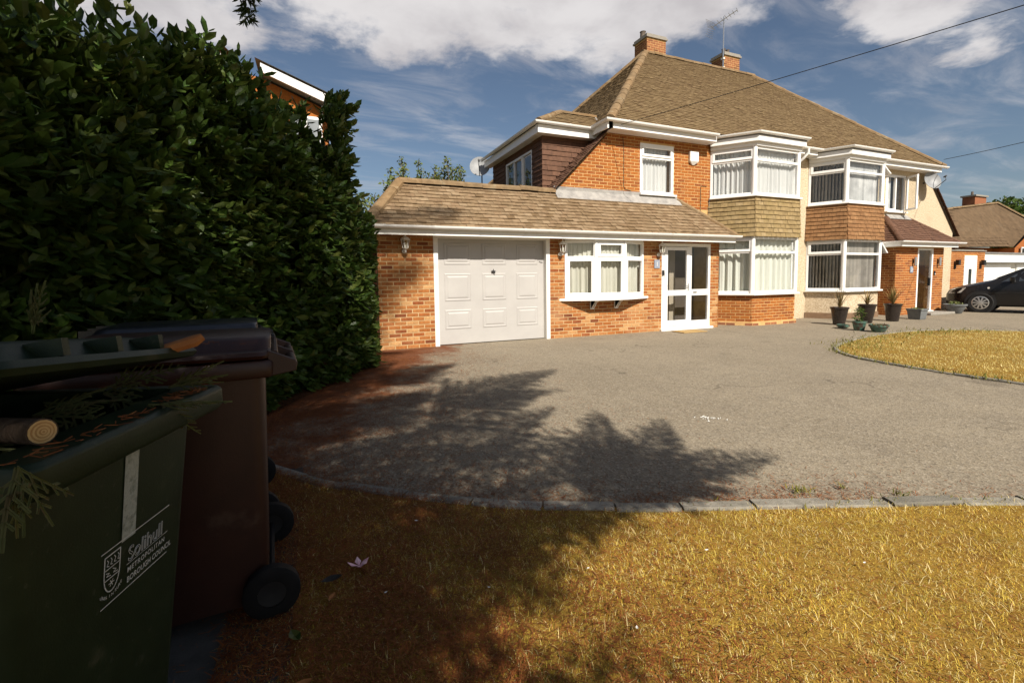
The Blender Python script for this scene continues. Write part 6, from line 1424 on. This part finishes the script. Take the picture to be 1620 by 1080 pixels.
def vnoise(P, sc, seed):
    r = np.random.default_rng(seed); g = r.random((64,64)); q = P*sc; i = np.floor(q).astype(int); f = q-i; f = f*f*(3-2*f)
    G = lambda a, b: g[a%64, b%64]
    return (G(i[:,0],i[:,1])*(1-f[:,0])+G(i[:,0]+1,i[:,1])*f[:,0])*(1-f[:,1]) + (G(i[:,0],i[:,1]+1)*(1-f[:,0])+G(i[:,0]+1,i[:,1]+1)*f[:,0])*f[:,1]
r = np.random.default_rng(5)
def cand(n, x0, x1, y0, y1, poly): P = np.stack([r.uniform(x0,x1,n), r.uniform(y0,y1,n)], 1); return P[inside(poly, P)]
P = cand(380000, -.36, 5.0, .25, 3.6, LAWN); keep = vnoise(P, 4, 1)*.8 + vnoise(P, 13, 2)*.6 + .10 - np.clip((.55-P[:,0])*.35, 0, .25) > r.random(len(P)); P = P[keep]
grass_patch('dry_grass', P, 'parched yellow grass of the near lawn', .026, .0015, 7, 1.5)
P = cand(9000, -.2, 5.0, .25, 3.2, LAWN); st = tag(grass_patch('straw_stalks', P, 'longer bleached straws lying over the near lawn', .05, .0016, 17, 1.5), kind='stuff'); st.data.materials[0] = MT['straw']
P = cand(30000, 4.0, 7.2, -3.0, 1.2, LAWN); grass_patch('dry_grass', P, 'parched grass of the near lawn out to its right', .04, .004, 8)
P = cand(120000, 7.2, 18.5, -1, 6.2, ISLP); P = P[(P[:,0] > 7.4)]; o = grass_patch('dry_grass', P, 'sparse yellow grass of the far island lawn', .036, .0045, 9, 1.2); o.data.materials[0] = MT['island']
# green weeds along the kerbs
def weeds(pts, n, spread_, name, label, size, mat, seed):
    rr_ = np.random.default_rng(seed); mats = []
    for k in range(n):
        p = pts[rr_.integers(len(pts))]; a = rr_.random()*6.283; s = size*(.5+rr_.random()); lean = rr_.uniform(.2,1.2)
        ey = Vector((math.cos(a)*math.sin(lean), math.sin(a)*math.sin(lean), math.cos(lean))); ex = Vector((-math.sin(a), math.cos(a), 0)); ez = ex.cross(ey)
        mats.append(mat34(ex*s*.5, ey*s, ez*s, (p[0]+rr_.normal()*spread_, p[1]+rr_.normal()*spread_, .012)))
    V, F = spread(np.array([(-.12,0,0),(.12,0,0),(.16,.55,.05),(0,1,.0),(-.16,.55,.05)], float), [np.array([(0,1,2,3,4)])], np.array(mats)); return tag(np_obj(name, V, F, mat, kind='stuff'), label, 'weeds')
MT['weed'] = pmat('weed_leaf', [(.10,.12,.02),(.16,.16,.03),(.24,.19,.03)], .7, .2, rnd='piece', scale=8, trans=.2)
weeds([p for p in KERB if 1.9 < p[0] < 4], 130, .03, 'kerb_weeds', 'small yellow green weeds sprouting at the near kerb', .03, MT['weed'], 3)
weeds([(2.60,1.82),(2.66,1.80),(2.9,1.75),(3.1,1.55),(2.62,1.83)], 90, .02, 'yellow_weed', 'yellowish weed tuft in the needle drift by the kerb', .032, MT['weed'], 4)
weeds([p for p in ISL if 7.4 < p[0] < 9.5 and p[1] > 2], 350, .07, 'island_weeds', 'grass tufts leaning over the island kerb', .06, MT['weed'], 5)
weeds([p + np.array([0,-.25]) for p in ISL if 8.5 < p[0] < 13.5], 700, .25, 'island_rear_grass', 'greener grass along the rear edge of the island lawn', .06, MT['weed'], 6)
# fallen needles
def needles(P, label, L, w, seed, name='needle_litter'):   # lying just over the turf
    rr_ = np.random.default_rng(seed); n = len(P); a = rr_.random(n)*6.283; l = L*(.4+rr_.random(n)); d = np.stack([np.cos(a), np.sin(a)],1)*l[:,None]; s = np.stack([-np.sin(a), np.cos(a)],1)*w; V = np.zeros((n,4,3)); z = .004+.010*rr_.random(n)**2 + np.where(inside(LAWN, P), .010+.014*rr_.random(n), 0)
    V[:,0,:2] = P-s; V[:,1,:2] = P+s; V[:,2,:2] = P+d+s*.5; V[:,3,:2] = P+d-s*.5; V[:,:,2] = z[:,None]; V[:,2:,2] += (.010*rr_.random(n)**2)[:,None]
    return tag(np_obj(name, V.reshape(-1,3), [np.arange(n)[:,None]*4+np.arange(4)[None]], MT['litter'], kind='stuff'), label, 'litter')
n = 230000; P = np.stack([r.uniform(-1.2,3.2,n), r.uniform(1.6,9.0,n)],1)
hd = np.min(np.hypot(P[:,0][:,None]-HP[None,:,0], P[:,1][:,None]-HP[None,:,1]), 1)
kp = np.array([p for p in KERB if p[0] < 4.5]); kdst = np.min(np.hypot(P[:,0][:,None]-kp[None,:,0], P[:,1][:,None]-kp[None,:,1]), 1)
den = np.exp(-np.clip(hd-.35,0,9)/.55)*1.0 + .42*np.exp(-np.clip(P[:,0]-.2,0,9)/.75) + .75*np.exp(-kdst/.13)*(~inside(LAWN,P)); den *= .35 + 1.3*vnoise(P, 3.2, 4)*vnoise(P, 9, 6)*1.6
P = P[(den > r.random(n)) & ~inside(LAWN, P)]; needles(P, 'red brown fallen needles drifted along the hedge and kerb', .030, .0016, 3)
n = 200000; P = cand(n, -.36, 2.8, .4, 3.6, LAWN); den = np.exp(-np.clip(P[:,0]-.40,0,9)/.5)*(.35+1.2*vnoise(P,4,8)); P = P[den > r.random(len(P))]; needles(P, 'brown fallen needles among the shaded lawn grass', .030, .0014, 4, 'lawn_needles')  # fallen needles, laid thicker so their colour deepens the shade on the lawn
n = 42000; P = np.stack([r.uniform(1.6,7.5,n), r.uniform(.6,2.2,n)],1); kdst = np.min(np.hypot(P[:,0][:,None]-np.array(KERB)[None,:,0], P[:,1][:,None]-np.array(KERB)[None,:,1]), 1); P = P[(1.25*np.exp(-kdst/.12)*(.2+1.5*vnoise(P,5,12)*vnoise(P,2,13)*2) > r.random(n)) & ~inside(LAWN,P)]; needles(P, 'brown needle drift along the sunny kerb', .03, .0016, 5, 'kerb_needles')
# scraps
def leaf_scrap(name, loc, label, mat, L, rz, cat='leaf', curl=.4, group=None):
    t = thing(name, loc, label, cat, group, rz=rz, local=True); m = MB()
    w = [0,.55,.8,.6,0]
    for i in range(4):
        a, b = L*i/4, L*(i+1)/4; za, zb = curl*L*abs(i/4-.5)**2, curl*L*abs((i+1)/4-.5)**2; wa, wb = w[i]*L*.32, w[i+1]*L*.32
        m.face([(a,-wa,za+wa*.4),(a,0,za),(b,0,zb),(b,-wb,zb+wb*.4)]); m.face([(a,0,za),(a,wa,za+wa*.4),(b,wb,zb+wb*.4),(b,0,zb)])
    m.build('blade', mat, t); return t
t = thing('pink_petal', (.13, 2.085, .045), 'pink crumpled petal lying on the shaded lawn', 'petal', local=True); m = MB()
for a, l in ((.3,.045),(1.7,.04),(2.9,.05),(4.4,.042),(5.4,.036)):
    c, s_ = math.cos(a), math.sin(a); q = (-s_*.014, c*.014); m.face([(0,0,0),(c*l*.6+q[0],s_*l*.6+q[1],.010),(c*l,s_*l,.022),(c*l*.6-q[0],s_*l*.6-q[1],.006)])
m.build('petal', MT['petal'], t)
leaf_scrap('black_leaf', (-.03,2.03,.04), 'small blackened leaf left of the pink petal', MT['feather'], .09, .15)
leaf_scrap('brown_leaf', (.00,1.90,.04), 'curled rust brown leaf on the lawn below the black leaf', MT['deadleaf'], .05, 1.0)
leaf_scrap('green_leaf', (-.10,1.72,.04), 'fallen green leaf by the bin wheel', MT['leaf'], .075, 2.0)
leaf_scrap('rust_leaf', (-.13,1.50,.04), 'orange red leaf at the foot of the bins', MT['deadleaf'], .08, .4)
FG = 'pale flecks on the lawn'
for (x, y, lb) in ((.43,2.37,'pale dry scrap on the shaded lawn just below the kerb'),(1.05,1.66,'pale dry scrap at the edge of the tree shadow, nearer the kerb'),(1.02,1.30,'pale dry scrap at the bottom middle of the lawn'),(1.62,1.55,'pale dry scrap in the middle of the sunny lawn'),(2.15,1.20,'pale dry scrap low on the sunny right of the lawn'),(.22,1.86,'pale dry scrap right below the pink petal'),(2.72,1.46,'pale dry scrap on the sunny lawn near the right end of the kerb'),(.60,1.72,'pale dry scrap on the shaded lawn right of the pink petal')):
    leaf_scrap('pale_fleck', (x,y,.045), lb, MT['whitebit'], random.uniform(.012,.022), random.uniform(0,6), 'scrap', .8, FG)
t = thing('paint_splash', (3.28,3.13,.004), 'white paint splash on the middle of the drive', 'paint mark', local=True); rs2 = random.Random(4); m = MB()
for k in range(17):
    x, y = rs2.gauss(0,.075), rs2.gauss(0,.035); a = rs2.uniform(0,.8); l, w_ = rs2.uniform(.01,.045), rs2.uniform(.004,.011); c, s_ = math.cos(a), math.sin(a); ca, sa = math.cos(-.45), math.sin(-.45); X, Y_ = x*ca-y*sa, x*sa+y*ca; z = .0005*k/26+.001
    m.face([(X-c*l*.6+s_*w_*.4,Y_-s_*l*.6-c*w_*.4,z),(X+s_*w_,Y_-c*w_,z),(X+c*l,Y_+s_*l,z),(X-s_*w_,Y_+c*w_,z)])
m.build('paint_blot', MT['whitebit'], t, kind='stuff')
